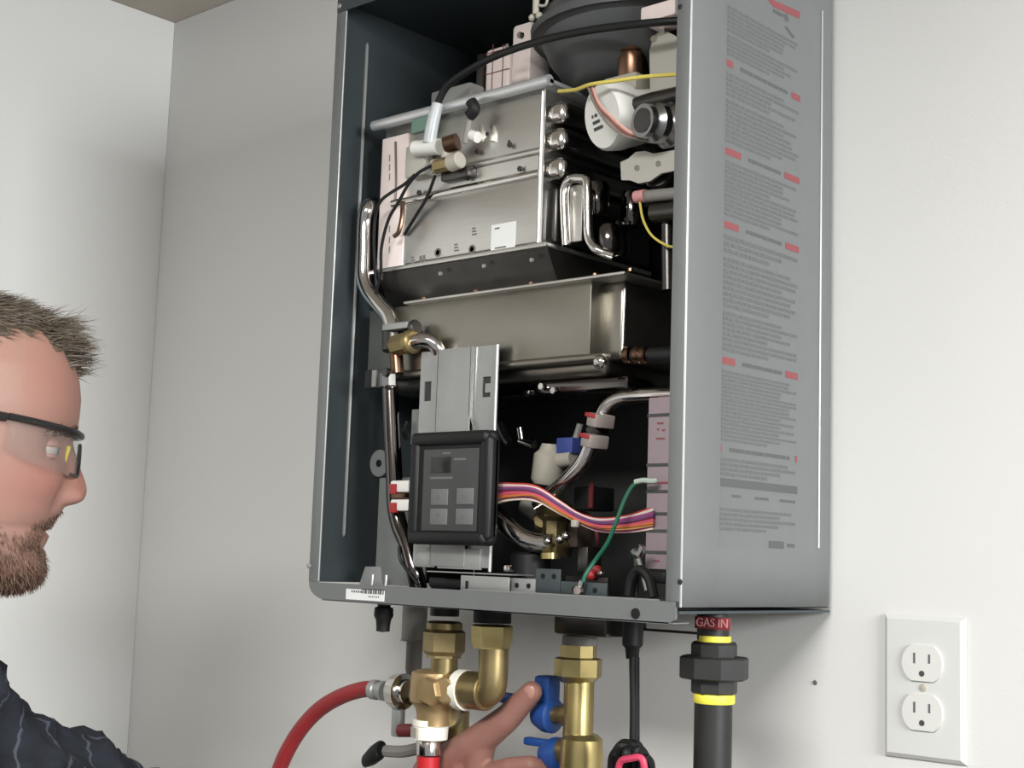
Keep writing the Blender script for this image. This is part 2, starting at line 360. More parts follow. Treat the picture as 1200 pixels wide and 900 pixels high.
# bottom lip and sloping hood
MB().box(xL - .002, xR + .012, F - .006, -.04, zB - .003, zB + .001, .0008).build('bottom_lip', STEEL, hx)
for px, py in ((517, 321), (568, 312), (624, 305)):
    MB().lathe(at(px, py, y=F - .003), (0, -1, 0), [(0, .002), (.002, .0018), (.002, 0)], 8).build('bolt', GALV, hx)
L0 = at(484, 357, y=-.187); lbx0 = L0.x; lbz1 = L0.z; lbx1 = at(690, 335, y=-.187).x; lbz0 = at(560, 432, y=-.187).z
hm = MB(); hm.prism([(xL + .006, F - .002, zB - .003), (xL + .006, F + .016, lbz1 + .003), (xL + .006, -.04, lbz1 + .003), (xL + .006, -.04, zB - .003)], (xR - xL + .004, 0, 0)).build('hood', DSTEEL, hx)
# --- combustion chamber below
cc = MB().box(lbx0 - .06, lbx1 + .003, -.187, -.05, lbz0, lbz1, .0015, 2).box(lbx1, lbx1 + .026, -.172, -.05, lbz0, lbz1, .004, 3).build('combustion_chamber', BURN, wh)
MB().box(lbx0 - .004, lbx1 + .044, -.196, -.05, lbz1 - .0005, lbz1 + .002, .0008).build('top_flange', STEEL, cc)
for px, py in ((495, 353), (556, 344), (622, 334), (697, 322), (738, 331)):
    q = at(px, py, y=-.192); MB().lathe((q.x, -.191, lbz1 + .002), (0, 0, 1), [(0, .0026), (.0025, .0024), (.0025, 0)], 8).build('flange_bolt', COPPER, cc)
MB().box(lbx0 - .06, lbx1 + .012, -.176, -.05, lbz0 - .013, lbz0 + .006, .009, 4).build('burner_skirt', BURN, cc)
MB().tube([(lbx0 - .05, -.185, lbz0 + .001), (lbx1 - .01, -.185, lbz0 + .001), (lbx1 + .012, -.178, lbz0 + .003)], .004, 10).build('lower_seam', BURN, cc)
q = at(703, 424, y=-.19); MB().ball(q, .006, 12, (1.1, .8, 1)).build('corner_tab', CHROME, cc)
MB().tube([(lbx1 + .025, -.171, lbz0 + .006), (lbx1 + .026, -.171, lbz1 - .006)], .0016, 8).build('side_highlight', STEEL, cc)  # lighter steel tube stands for the highlight down the chamber side
# gas manifold and side feed
a = at(588, 456, y=-.17); b = at(702, 456, y=-.17)
MB().box(a.x - .03, b.x + .03, -.17, -.12, a.z - .007, a.z + .004, .003, 2).build('gas_manifold', DCHROME, cc)
for px, py in ((636, 453), (650, 458), (618, 461)): MB().lathe(at(px, py, y=-.171), (0, -1, 0), [(0, .0034), (.003, .003), (.003, 0)], 6).build('manifold_screw', CHROME, cc)
ptube([(742, 417, -.18), (760, 417, -.178), (790, 416, -.175)], .007).build('igniter_lead', BPLAS, cc)
for px in (736, 748, 755):
    q = at(px, 416, y=-.182); MB().lathe(q - Vector((.003, 0, 0)), (1, 0, 0), [(0, .006), (.001, .007), (.005, .007), (.006, .006)], 12).build('ferrule', COPPER, cc)
# --- flue plates and blower
fl = MB()
a = at(567, 106, y=-.15); b = at(598, 50, y=-.15)
fl.box(a.x, b.x, -.15, -.11, a.z - .012, b.z, .004, 3)
fl2 = pbox((600, 30), (620, 110), -.155, .03, .004)
fc = fl.build('flue_collar', PINKW, wh, 'pale pink plate'); fl2.build('flue_shield', PINKW, fc)  # plain pale pink plates, thin red lines laid on top
gl = MB()
for px in (578, 590): p0 = at(px, 52, y=-.1505); p1 = at(px - 2, 106, y=-.1505); gl.tube([p0, p1], .0004, 5)
for py in (64, 88): p0 = at(568, py, y=-.1505); gl.tube([p0, (b.x, -.1505, p0.z)], .0004, 5)
gl.build('red_grid', REDINK, fc)
bl = at(560, 112, y=-.152); MB().box(bl.x - .004, bl.x + .004, -.152, -.12, bl.z - .01, bl.z + .042, .002).build('flue_bracket', DSTEEL, fc)
C = Vector((.295, -.119, 0))
bw = MB().lathe(C + Vector((0, 0, .448)), (0, 0, 1), [(0, .0), (0, .052), (.006, .064), (.03, .083), (.046, .090), (.048, .094)], 40).build('blower_housing', PLASTICG, wh)
MB().lathe(C + Vector((0, 0, .496)), (0, 0, 1), [(0, .09), (.0, .099), (.006, .1), (.008, .096)], 40).build('housing_flange', PLASTICG, bw)
MB().lathe(C + Vector((0, 0, .503)), (0, 0, 1), [(0, .095), (.012, .092), (.026, .078), (.03, .05), (.03, 0)], 40).build('housing_cover', PLASTICG, bw)
for px, py in ((598, 56), (657, 23), (667, 14), (612, 42)):
    q = at(px, py, y=-.19); MB().lathe(q, (-.2, -1, 0), [(0, .0032), (.004, .003), (.004, 0)], 8).build('housing_screw', CHROME, bw)
q = at(772, 12, y=-.2); MB().box(q.x - .019, q.x + .016, -.2, -.17, q.z - .007, q.z + .007, .002).build('blower_label', PINKW, bw)
ptube([(513, 121, -.2), (524, 101, -.2), (548, 83, -.2), (585, 64, -.202), (640, 46, -.215), (700, 34, -.215), (760, 27, -.213), (800, 24, -.205)], .0034).build('blower_cable', BPLAS, bw)
wn = at(628, 12, y=-.205)
MB().tube([wn + Vector((0, 0, .03)), wn + Vector((0, 0, -.004))], .003, 8).ball(wn + Vector((-.004, 0, -.006)), .0034, 10).ball(wn + Vector((.004, 0, -.006)), .0034, 10).tube([wn + Vector((.002, 0, .004)), wn + Vector((.011, 0, .002)), wn + Vector((.013, 0, .01)), wn + Vector((.011, 0, .02))], .0013, 6).build('hanging_clip', CREAM, bw, 'pale wire clip hanging from the roof')
a = at(742, 55, y=-.17); b = at(742, 108, y=-.17)
MB().lathe(b, a - b, [(0, .012), (.002, .0135), ((a - b).length * .8, .0135), ((a - b).length * .82, .015), ((a - b).length, .014)], 20).build('copper_stub', COPPER, wh)
# --- air damper motor and gas fittings, upper right
mo = at(721, 136, y=-.185); dirm = Vector((-.28, -.8, -.2)).normalized()
mm = MB().lathe(mo - dirm * .012, dirm, [(-.02, .024), (0, .027), (.01, .029), (.022, .0285), (.0255, .026), (.026, 0)], 32).build('damper_motor', WHITE, wh, 'white round motor with printed label')
up = Vector((0, 0, 1)); rt = dirm.cross(up).normalized() * -1; up2 = rt.cross(-dirm) * -1
up2 = dirm.cross(rt); up2 = up2 if up2.z > 0 else -up2
ink = MB()
for r_, (row, ws) in enumerate(((.002, (.0025, .004)), (-.0035, (.011,)), (-.009, (.014,)))):
    x = -.014
    for w_ in ws:
        c0 = mo + dirm * .0143 + rt * x * 1.0 + up2 * row
        ink.quad(c0, c0 + rt * w_, c0 + rt * w_ + up2 * .0026, c0 + up2 * .0026); x += w_ + .002
ink.build('motor_print', INK, mm)
MB().box(*[v for pair in zip(mo + Vector((-.012, -.004, .018)), mo + Vector((.024, .02, .034))) for v in pair], bev=.003).build('motor_plug', CREAM, mm)
for k, (c_, off) in enumerate((('brown', 0), ('pink', 2.2), ('grey', -2.4))):
    Mw = mat('wire_' + c_, {'brown': (120, 78, 66), 'pink': (196, 150, 140), 'grey': (120, 112, 104)}[c_], rough=.45)
    ptube([(692 + off, 102, -.215), (700 + off, 122, -.222), (716 + off * 1.6, 142 - off, -.222), (734 + off, 156 - off, -.218), (752, 161 - off, -.21), (775, 164 - off, -.2)], .0014, seg=6).build('motor_wire', Mw, mm)
ptube([(655, 107, -.2), (675, 105, -.21), (692, 99, -.218), (720, 95, -.218), (755, 90, -.215), (797, 87, -.21)], .0017, seg=8).build('yellow_wire', YWIRE, wh)
nz = at(757, 142, y=-.216)
dz = Vector((.22, .97, .06)).normalized()
MB().lathe(nz - dz * .004, dz, [(0, .011), (.0, .0135), (.005, .014), (.008, .0115), (.012, .0165), (.018, .0165), (.02, .0135), (.026, .019), (.032, .019), (.034, .016), (.06, .016)], 24).build('gas_nozzle', mat('satin_steel', (150, 150, 150), metal=1, rough=.25), wh)
MB().lathe(nz - dz * .0042, dz, [(-.0004, 0), (-.0004, .010), (.001, .010)], 20).build('nozzle_bore', DSTEEL, wh)
ptube([(742, 125, -.19), (765, 118, -.188), (800, 110, -.185)], .007).build('gas_pipe_stub', DSTEEL, wh)
a = at(760, 45, y=-.175); b = at(792, 118, y=-.175)
gp = MB().prism([at(px, py, y=-.178) for px, py in ((762, 118), (761, 60), (766, 42), (776, 34), (788, 40), (800, 48), (800, 118))], (0, .003, 0)).build('valve_mount', GREYPLATE, wh)
for px, py in ((767, 46), (777, 37)): MB().lathe(at(px, py, y=-.178), (0, -1, 0), [(0, .003), (.002, .0028), (.002, 0)], 10).build('mount_rivet', CHROME, gp)
br = MB().prism([at(px, py, y=-.19) for px, py in ((727, 190), (736, 186), (745, 178), (756, 177), (766, 180), (800, 174), (800, 198), (775, 203), (762, 212), (748, 215), (738, 211), (728, 211))], (0, .0025, 0)).build('mount_bracket', GREYPLATE, wh)
for px, py in ((747, 197), (772, 192)): MB().lathe(at(px, py, y=-.19), (0, -1, 0), [(0, .0026), (.0018, .0022), (.0018, 0)], 10).build('bracket_screw', CHROME, br)
a = at(780, 216, y=-.16); MB().lathe(a + Vector((0, 0, .004)), (.3, -1, 0), [(0, .013), (.02, .013), (.022, .011), (.022, 0)], 20).build('sensor_housing', DSTEEL, wh)
sf = MB().tube([at(748, 231, y=-.185), at(800, 226, y=-.185)], .005, 12).build('sensor_fitting', GPIPE, wh)
MB().tube([at(745, 231, y=-.187), at(757, 229, y=-.187)], .0052, 10).build('sensor_tip', mat('pale_red_plastic', (200, 142, 142), rough=.5), sf)
MB().tube([at(766, 250, y=-.182), at(800, 246, y=-.182)], .008, 12).build('sensor_elbow', DSTEEL, sf)
ptube([(750, 237, -.187), (754, 258, -.187), (764, 276, -.187), (780, 287, -.185), (792, 290, -.18)], .0011, seg=6).build('sensor_wire', YWIRE, sf)
MB().tube([at(782, 258, y=-.175), at(783, 340, y=-.175)], .005, 10).build('riser_tube', DSTEEL, wh)
# --- igniter and thermostat at the upper left of the exchanger
ig = ptube([(487, 174, -.205), (500, 173, -.205), (515, 172, -.205)], .0075, seg=14).build('igniter_plug', WHITE, wh, 'white plastic plug')
pbox((475, 172), (497, 204), -.201, .012, .002).build('plug_bracket', GREYPLATE, ig)
ptube([(503, 168, -.208), (507, 145, -.208), (513, 122, -.206)], [.0062, .006, .0055], seg=12).build('plug_sleeve', CLEAR, ig)
pbox((517, 166), (521, 184), -.21, .012, .001).build('plug_collar', CREAM, ig)
MB().cyl(at(522, 170, y=-.207), at(536, 166, y=-.203), .008, 16).build('flame_port', COPPER, ig)
th = MB().cyl(at(511, 195, y=-.206), at(529, 191, y=-.206), .0065, 6).build('thermostat_nut', BRASS, ig)
MB().cyl(at(527, 192, y=-.207), at(540, 187, y=-.207), .0078, 16, ch=.001).build('thermostat_cap', CREAM, ig)
pbox((503, 187), (511, 201), -.206, .01, .002).build('thermostat_tab', CREAM, ig)
pbox((516, 200), (548, 206), -.2, .012, .002).build('port_shadow_plate', DSTEEL, ig)  # dark plate standing in for the shade under the port
ptube([(551, 136, -.204), (548, 152, -.204), (545, 168, -.204)], .003, seg=8).build('ribbed_lead', GPIPE, ig)
ptube([(549, 158, -.2), (560, 161, -.2)], .0052).build('white_cap', WHITE, ig)
ptube([(552, 119, -.206), (556, 128, -.205), (550, 136, -.205)], .0055, seg=10).build('rubber_grommet', BLACK, ig)
pbox((505, 108), (550, 128), -.175, .02, .002).build('relay_block', GALV, ig)
pbox((482, 140), (500, 152), -.199, .006, .001).build('green_gasket', mat('green_gasket_paint', (110, 140, 126), rough=.6), ig)
for pts in ([(506, 194, -.209), (490, 203, -.212), (478, 217, -.212), (468, 235, -.212), (455, 258, -.21), (447, 290, -.206), (446, 320, -.2), (440, 345, -.196)],
            [(486, 205, -.213), (474, 216, -.213), (458, 226, -.212), (446, 236, -.21), (440, 252, -.205), (438, 290, -.2), (442, 340, -.19), (452, 372, -.185)],
            [(510, 206, -.2), (500, 232, -.195), (488, 252, -.193), (474, 275, -.191)]):
    ptube(pts, .0016, seg=7).build('sensor_lead', BPLAS, ig)
ptube([(472, 236, -.2), (471, 255, -.201), (467, 272, -.202), (462, 277, -.202)], .0022, seg=8).build('earth_hook', COPPER, ig)
# --- left hot water pipe and its brass tee
PY = -.192
hp = ptube([(446, 246, PY + .03), (438, 240, PY + .01), (431, 246, PY), (428, 262, PY), (427, 300, PY), (427, 325, PY), (433, 342, PY), (446, 358, PY), (456, 370, PY), (461, 386, PY), (462, 400, PY)], .0082, seg=18).build('outlet_pipe', CHROME, wh, 'bent polished steel pipe')
pbox((448, 380), (476, 384), PY - .014, .026, .0005).build('clip_plate', GALV, hp)
cyl = MB().cyl(at(462, 384, y=PY), at(462, 412, y=PY), .0115, 18, ch=.001).build('tee_body', DSTEEL, hp)
MB().cyl(at(464, 405, y=PY - .008), at(482, 400, y=PY - .012), .0105, 8, ch=.001).build('tee_nut', BRASS, hp)
MB().cyl(at(478, 402, y=PY - .012), at(486, 400, y=PY - .012), .0115, 14, ch=.002).build('bypass_valve', BRASS, hp)
MB().cyl(at(484, 385, y=PY - .006), at(489, 383, y=PY - .006), .0075, 12, ch=.001).build('bypass_cap', DSTEEL, hp)
ptube([(484, 402, PY - .012), (495, 399, PY - .01), (506, 401, PY - .006), (513, 409, PY - .002), (517, 424, PY + .004)], .007, seg=14).build('bypass_tube', CHROME, hp)
MB().cyl(at(464, 410, y=PY - .006), at(466, 438, y=PY - .006), .0062, 12).build('copper_coupling', COPPER, hp)
MB().cyl(at(456, 436, y=PY - .007), at(456, 454, y=PY - .007), .0085, 8, ch=.001).build('sensor_boss', CHROME, hp)
MB().lathe(at(454, 437, y=PY - .016), (0, -1, 0), [(0, .0042), (.004, .0038), (.004, 0)], 10).build('boss_screw', DSTEEL, hp)
tb = pbox((428, 434), (455, 453), PY - .004, .003, .0005).build('mount_tab', DSTEEL, hp); pbox((436, 434), (440, 453), PY - .0055, .002).build('tab_fold', GALV, hp)
ptube([(457, 452, PY), (459, 500, PY), (462, 560, PY), (463, 590, PY), (468, 615, PY), (478, 640, PY), (486, 670, PY), (491, 690, PY + .005)], .0078, seg=16).build('drop_tube', DCHROME, hp)
ptube([(468, 640, PY - .008), (469, 655, PY - .008), (477, 668, PY - .008), (490, 685, PY - .008)], .0016, seg=7).build('loop_wire', BPLAS, hp)
for k, (py, Mx) in enumerate(((570, WHITE), (592, WHITE))):
    pbox((457, py - 7), (478, py + 7), PY - .012, .022, .002).build('pipe_sensor_clip', Mx, hp, 'white clip with red band')
    pbox((456, py - 3), (464, py + 9), PY - .0128, .004, .0008).build('clip_band', REDP, hp)
pbox((458, 578), (474, 584), PY - .012, .02, .001).build('sensor_saddle', COPPER, hp)
# side brackets on the lower left
sb = pbox((445, 560), (497, 688), -.165, .002).build('side_bracket', GALV, wh)
q = at(446, 543, y=-.166); MB().lathe(q, (0, -1, 0), [(0, .013), (.002, .013), (.002, 0)], 20).build('bracket_ear', GALV, sb)
MB().lathe(q + Vector((0, -.0021, 0)), (0, -1, 0), [(0, .0035), (.0008, .0035), (.0008, 0)], 12).build('ear_hole', BLACK, sb)
pbox((483, 480), (500, 520), -.168, .002).build('hook_plate', GALV, sb)
ptube([(478, 495, -.172), (474, 505, -.175), (478, 514, -.172)], .0028, seg=8).build('wire_hook', BPLAS, sb)
MB().prism([at(px, py, y=-.19) for px, py in ((420, 688), (428, 664), (446, 664), (448, 689))], (0, .002, 0)).build('corner_gusset', GALV, sb)
for px in (436, 452):
    q = at(px, 686, y=-.205); MB().lathe((q.x, q.y, .0), (0, 0, 1), [(0, .003), (.004, .003), (.006, .0016), (.016, .0014), (.016, 0)], 8).build('tray_stud', GALV, sb)
# --- bracket that carries the controller
BY = -.198
x0 = at(494, 412, y=BY).x; x1 = at(584, 405, y=BY).x; zt = at(494, 413, y=BY).z; zb = at(494, 668, y=BY).z + .004
xa = at(515, 450, y=BY).x; xb = at(555, 450, y=BY).x
hz1 = at(503, 447, y=BY).z; hz0 = at(503, 470, y=BY).z
bk = MB().frame(x0, xa, zb, zt, BY, BY + .0014, x0 + .0055, x0 + .0145, hz0, hz1).build('controller_bracket', GALV, wh)
MB().box(xa, xb, BY - .004, BY - .0026, zb, zt, .0006).box(xa, xa + .0012, BY - .004, BY + .001, zb, zt).box(xb - .0012, xb, BY - .004, BY + .001, zt - .062, zt).build('raised_panel', GALV, bk)
MB().frame(xb, x1, zb, zt, BY, BY + .0014, xb + .0105, xb + .0205, hz0, hz1).box(xb + .014, xb + .0205, BY + .0002, BY + .001, hz0 + .004, hz0 + .012).build('right_wing', GALV, bk)
MB().tube([(xb, BY - .002, zt), (xb, BY - .002, zt - .06), (xb + .003, BY - .002, zt - .068), (xb + .014, BY - .001, zt - .085)], .0012, 6, smooth=False).build('fold_edge', CHROME, bk)
MB().box(x0 + .002, x1 - .002, BY + .0016, BY + .004, zb, zt - .002).build('dark_slot_backing', BAYDARK, bk)  # dark plate added so the bracket slots read black
MB().tube([(x1, BY - .0008, zb - .003), (x1, BY - .0008, zt)], .0014, 6).build('right_edge', mat('galvanised_highlight', (206, 208, 209), metal=.6, rough=.35), bk)  # lighter tone paints the bright line down the bracket edge
pbox((487, 642), (508, 665), BY - .003, .003, .0004).build('foot_plate', GALV, bk); pbox((513, 642), (562, 668), BY - .003, .003, .0004).build('foot_plate', GALV, bk)
pbox((500, 670), (598, 673), BY - .012, .03).build('foot_shelf', GALV, bk)
a = at(540, 674, y=BY - .012); b = at(596, 694, y=BY - .012)
ff = MB().box(a.x, b.x, BY - .012, BY - .0106, .006, a.z, .0004).build('foot_front', GALV, bk)
q = at(547, 685, y=BY - .0122); MB().box(q.x - .0015, q.x + .0015, BY - .0124, BY - .0118, q.z - .004, q.z + .003).build('keyhole', BLACK, bk)
pbox((590, 662), (597, 670), BY, .006, .001).build('foot_tab', CHROME, bk)
pbox((502, 676), (538, 690), BY, .02, .002).build('terminal_block', BPLAS, bk)
for px, py, w_ in ((597, 677, 30), (628, 666, 28), (657, 681, 54)):
    a = at(px, py, y=-.205); b = at(px + w_, 696, y=-.205)
    tb = MB().box(a.x, b.x, -.205, -.2036, .004, a.z, .0004).build('tray_bracket', CABIN if px > 610 else GALV, wh)
    for dx in (.3, .75): MB().lathe((a.x + (b.x - a.x) * dx, -.205, a.z - .006), (0, -1, 0), [(0, .0022), (.0005, .0022), (.0005, 0)], 10).build('bracket_hole', BLACK, tb)
# --- controller
KY = -.203
a = at(484, 508, y=KY - .01); b = at(575, 640, y=KY - .01)
ct = MB().box(a.x, b.x, KY - .012, KY, b.z, a.z, .005, 3).build('controller', BLACK, wh, 'black rubber-cased digital controller')
for z_ in (a.z - .006, b.z + .006): MB().box(a.x + .002, b.x - .004, KY - .016, KY, z_ - .006, z_ + .006, .0045, 3).build('case_bumper', BPLAS, ct)
for x_ in (a.x + .006, b.x - .008): MB().box(x_ - .006, x_ + (.006 if x_ < .16 else .008), KY - .0145, KY, b.z + .004, a.z - .004, .0045, 3).build('case_bumper', BPLAS, ct)
fY = KY - .0135
pbox((497, 527), (558, 623), fY, .003, .0006).build('face_plate', FACE, ct)
pbox((505, 536), (528, 554), fY - .0006, .002, .0004).build('display', FACED, ct)
pbox((504, 559), (530, 561), fY - .0003, .001).build('face_print', BTN, ct)
pbox((519, 530), (527, 532), fY - .0003, .001).build('face_print', BTN, ct)
pbox((532, 537), (546, 539), fY - .0003, .001).build('face_print', BTN, ct)
for px, py, g in ((505, 573, 1), (535, 572, 2), (504, 596, 3), (534, 596, 2)):
    bt_ = pbox((px, py), (px + 19, py + 19), fY - .0008, .002, .0005).build('button', BTN, ct)
    c_ = at(px + 8.5, py + 9, y=fY - .001); s_ = .0026
    gm = MB()
    if g == 1: gm.prism([c_ + Vector((-s_, 0, -s_)), c_ + Vector((s_, 0, -s_)), c_ + Vector((0, 0, s_))], (0, .0005, 0))
    elif g == 3: gm.prism([c_ + Vector((-s_, 0, s_)), c_ + Vector((s_, 0, s_)), c_ + Vector((0, 0, -s_))], (0, .0005, 0))
    else: gm.box(c_.x - s_, c_.x + s_, c_.y, c_.y + .0005, c_.z - .0004, c_.z + .0004).box(c_.x - s_, c_.x + s_ * .6, c_.y, c_.y + .0005, c_.z - .002, c_.z - .0013)
    gm.build('button_mark', INKG, ct)
# --- wiring loom from the controller to the board
lm = MB().cyl(at(675, 613, y=-.184), at(680, 602, y=-.184), .0026, 8).box(*[v for pr_ in zip(at(675, 612, y=-.19) - Vector((.004, .002, .004)), at(675, 612, y=-.19) + Vector((.002, .002, .002))) for v in pr_], bev=.0006).build('wiring_loom', CREAM, wh, 'bundle of coloured wires')
wires = [('white', (206, 192, 184)), ('red', (168, 58, 54)), ('purple', (138, 66, 112)), ('violet', (104, 66, 104)), ('orange', (196, 110, 60)), ('pink', (190, 112, 120)), ('maroon', (146, 48, 72)), ('tan', (214, 160, 96)), ('salmon', (192, 92, 78)), ('rose', (190, 84, 104)), ('ivory', (226, 206, 190)), ('plum', (112, 52, 84))]
order = [1, 0, 5, 2, 3, 6, 8, 9, 4, 7, 11, 10]
for k, idx in enumerate(order):
    nm, cl = wires[idx]; f = k / (len(order) - 1) - .5
    R = random.Random(k); j = lambda: R.uniform(-1, 1)
    yo = -.003 * math.cos(f * 3.1) + R.uniform(-.002, .002)
    pts = [(574, 579 + f * 24, -.19 + yo), (600, 576 + f * 18 + j(), -.193 + yo), (628, 578 + f * 15 + j(), -.193 + yo), (655, 594 + f * 13 + j(), -.188 + yo), (678, 607 + f * 10, -.184 + yo), (702, 615 + f * 13 + j(), -.18 + yo), (735, 614 + f * 17 + j() * 2, -.178 + yo), (766, 607 + f * 24, -.176 + yo)]
    ptube(pts, .0014, seg=6).build('wire', mat('wire_' + nm, cl, rough=.42), lm, nm + ' wire')
# ground wire
gw = ptube([(748, 565, -.188), (740, 571, -.192), (731, 588, -.197), (722, 612, -.2), (712, 636, -.2), (698, 656, -.2), (687, 672, -.206), (683, 683, -.21)], .0018, seg=8).build('ground_wire', GWIRE, wh, 'green earth wire')
ptube([(683, 681, -.21), (680, 692, -.21)], .0028, seg=8).build('ring_terminal', CHROME, gw)
ptube([(744, 565, -.19), (754, 563, -.188), (764, 564, -.186), (770, 563, -.184)], .0022, seg=8).build('terminal_sleeve', mat('milky_green_sleeve', (170, 184, 172), rough=.5), gw)
MB().lathe(at(679, 692, y=-.2105), (0, -1, 0), [(0, .0045), (.003, .004), (.003, 0)], 6).build('ground_screw', CHROME, gw)
# circuit board cover on the right with its segmented label
BX = -.176
a = at(760, 466, y=BX); b = at(790, 668, y=BX)
bd = MB().box(a.x, W - .006, BX, BX + .05, b.z, a.z, .001).build('board_cover', ROSE, wh, 'pinkish grey board cover with dark cross lines')
for py in (487, 545, 576, 602, 622, 647):
    q = at(760, py, y=BX); MB().box(a.x - .0004, W - .012, BX - .0006, BX + .001, q.z - .0012, q.z + .0012).build('cover_slot', INK, bd)
q = at(760, 566, y=BX); MB().box(a.x, W - .012, BX - .0005, BX + .001, q.z - .0008, q.z + .0008).build('cover_line', REDINK, bd)
pm = MB()
for px, py, w_ in ((770, 496, 9), (769, 514, 12), (770, 503, 3), (776, 504, 4), (766, 657, 8)): c_ = at(px, py, y=BX); pm.box(c_.x, c_.x + w_ * .0007, BX - .0003, BX, c_.z - .0008, c_.z + .0006)
pm.build('cover_print', REDINK, bd)
pbox((757, 669), (779, 684), -.18, .03, .002).build('cover_foot', BLACK, bd)
# cold water tube with clips and the flow valve
cw = ptube([(795, 462, -.16), (760, 463, -.16), (728, 466, -.163), (711, 477, -.165), (702, 495, -.168), (693, 518, -.17), (683, 541, -.172), (664, 562, -.172), (645, 579, -.17), (630, 592, -.166)], .0062, seg=16).build('cold_water_tube', CHROME, wh, 'bent steel water tube')
for px, py in ((704, 493), (697, 517)):
    MB().box(-.0072, .0072, -.0095, .0095, -.0055, .0055, .0012, M=Matrix.Translation(at(px, py, y=-.178)) @ Euler((0, .2, -.3)).to_matrix().to_4x4()).build('tube_clip', mat('dull_white_clip', (150, 140, 135), rough=.5), cw, 'white clip with red band')
    MB().box(-.0075, .0075, -.0098, .0092, 0, .0035, .0006, M=Matrix.Translation(at(px - 2, py - 3, y=-.178)) @ Euler((0, .2, -.3)).to_matrix().to_4x4()).build('clip_band', REDP, cw)
MB().cyl(at(696, 508, y=-.17), at(703, 500, y=-.17), .009, 12).build('tube_sensor', DSTEEL, cw)
fv = MB().lathe(at(640, 568, y=-.145), (.12, 0, 1), [(0, .011), (.004, .014), (.026, .014), (.03, .010), (.036, .008)], 20).build('flow_valve', CREAM, wh, 'cream plastic flow valve')
MB().cyl(at(650, 540, y=-.145), at(672, 537, y=-.145), .007, 12).build('valve_port', CREAM, fv)
pbox((652, 513), (670, 531), -.15, .02, .001).build('valve_connector', BLUEC, fv, 'blue wire connector')
pbox((640, 520), (650, 533), -.148, .016, .001).build('valve_gasket', mat('dark_green_plastic', (52, 74, 48), rough=.5), fv)
ptube([(680, 497, -.14), (676, 510, -.14), (672, 520, -.142)], .003, seg=8).build('valve_lead', GPIPE, fv)
MB().cyl(at(610, 502, y=-.13), at(612, 515, y=-.13), .004, 10).cyl(at(610, 516, y=-.13), at(626, 521, y=-.13), .004, 10).build('steel_elbow', CHROME, fv)
ptube([(586, 497, -.13), (592, 512, -.13), (598, 520, -.13)], .005, seg=10).build('black_hose', DSTEEL, fv)
ptube([(578, 600, -.176), (592, 615, -.178), (610, 629, -.176), (628, 636, -.172), (648, 637, -.167)], .0085, seg=16).build('inlet_tube', CHROME, wh, 'bent steel inlet tube')
iv = MB().lathe(at(650, 652, y=-.155), (0, 0, 1), [(0, .014), (.008, .016), (.014, .012), (.03, .012), (.034, .016), (.044, .014), (.048, .008)], 8).build('inlet_valve', mat('dark_brass', (92, 82, 56), metal=.8, rough=.5, noise=.3, nscale=80), wh, 'dark brass inlet valve')
for px, py in ((642, 634), (656, 632), (663, 628)): MB().ball(at(px, py, y=-.175), .0042, 10).build('valve_screw', CHROME, iv)
MB().cyl(at(645, 655, y=-.172), at(645, 648, y=-.172), .0085, 12).build('valve_plug', BRASSY, iv)
pbox((672, 570), (695, 598), -.15, .03, .002).build('valve_coil', BPLAS, iv); pbox((690, 566), (694, 595), -.152, .002).build('coil_label', DRED, iv)
pbox((676, 640), (688, 672), -.165, .02, .002).build('valve_solenoid', DSTEEL, iv)
pbox((663, 675), (712, 700), -.185, .002).build('valve_base', DSTEEL, iv)
MB().cyl(at(622, 690, y=-.16), at(622, 648, y=-.16), .018, 20, ch=.002).build('pump_body', BPLAS, iv)
MB().lathe(at(640, 612, y=-.15), (.4, -.8, .1), [(0, .010), (.008, .010), (.01, .007), (.016, .007), (.016, 0)], 8).build('brass_fitting', mat('dark_brass', (92, 82, 56), metal=.8, rough=.5), iv)
MB().cyl(at(615, 590, y=-.15), at(633, 604, y=-.15), .008, 14, ch=.001).build('grey_joint', GPIPE, iv)
MB().box(*[v for q_ in zip(at(668, 628, y=-.15) - Vector((.008, 0, .01)), at(668, 628, y=-.15) + Vector((.008, .02, .012))) for v in q_], bev=.002).build('relay_body', mat('brown_plastic', (74, 62, 54), rough=.5), iv)
MB().tube([at(655, 590, y=-.14), at(668, 600, y=-.14), at(690, 604, y=-.14), at(700, 630, y=-.14), at(697, 660, y=-.14)], .0018, 7).build('valve_lead', DRED, iv)
MB().ball(at(693, 674, y=-.188), .0045, 10).ball(at(700, 668, y=-.188), .004, 10).build('drain_knob', REDP, iv)
MB().ball(at(704, 672, y=-.188), .003, 8).ball(at(697, 666, y=-.188), .0028, 8).build('knob_cap', CHROME, iv)
# earth stud and clipped cord near the right end
es = ptube([(752, 642, -.195), (746, 652, -.195), (746, 672, -.195), (744, 698, -.195)], .0022, seg=8).build('clip_stem', DSTEEL, wh)
ptube([(742, 646, -.196), (748, 650, -.196), (753, 640, -.196)], .0032, seg=8).build('bright_clip', CHROME, es)
ptube([(748, 655, -.197), (753, 672, -.197), (758, 692, -.197)], .0018, seg=7).build('clip_lead', GPIPE, es)
ptube([(737, 698, -.2), (740, 680, -.2), (748, 668, -.2), (760, 676, -.2), (766, 700, -.2)], .004, seg=8).build('inner_cord', BLACK, es)
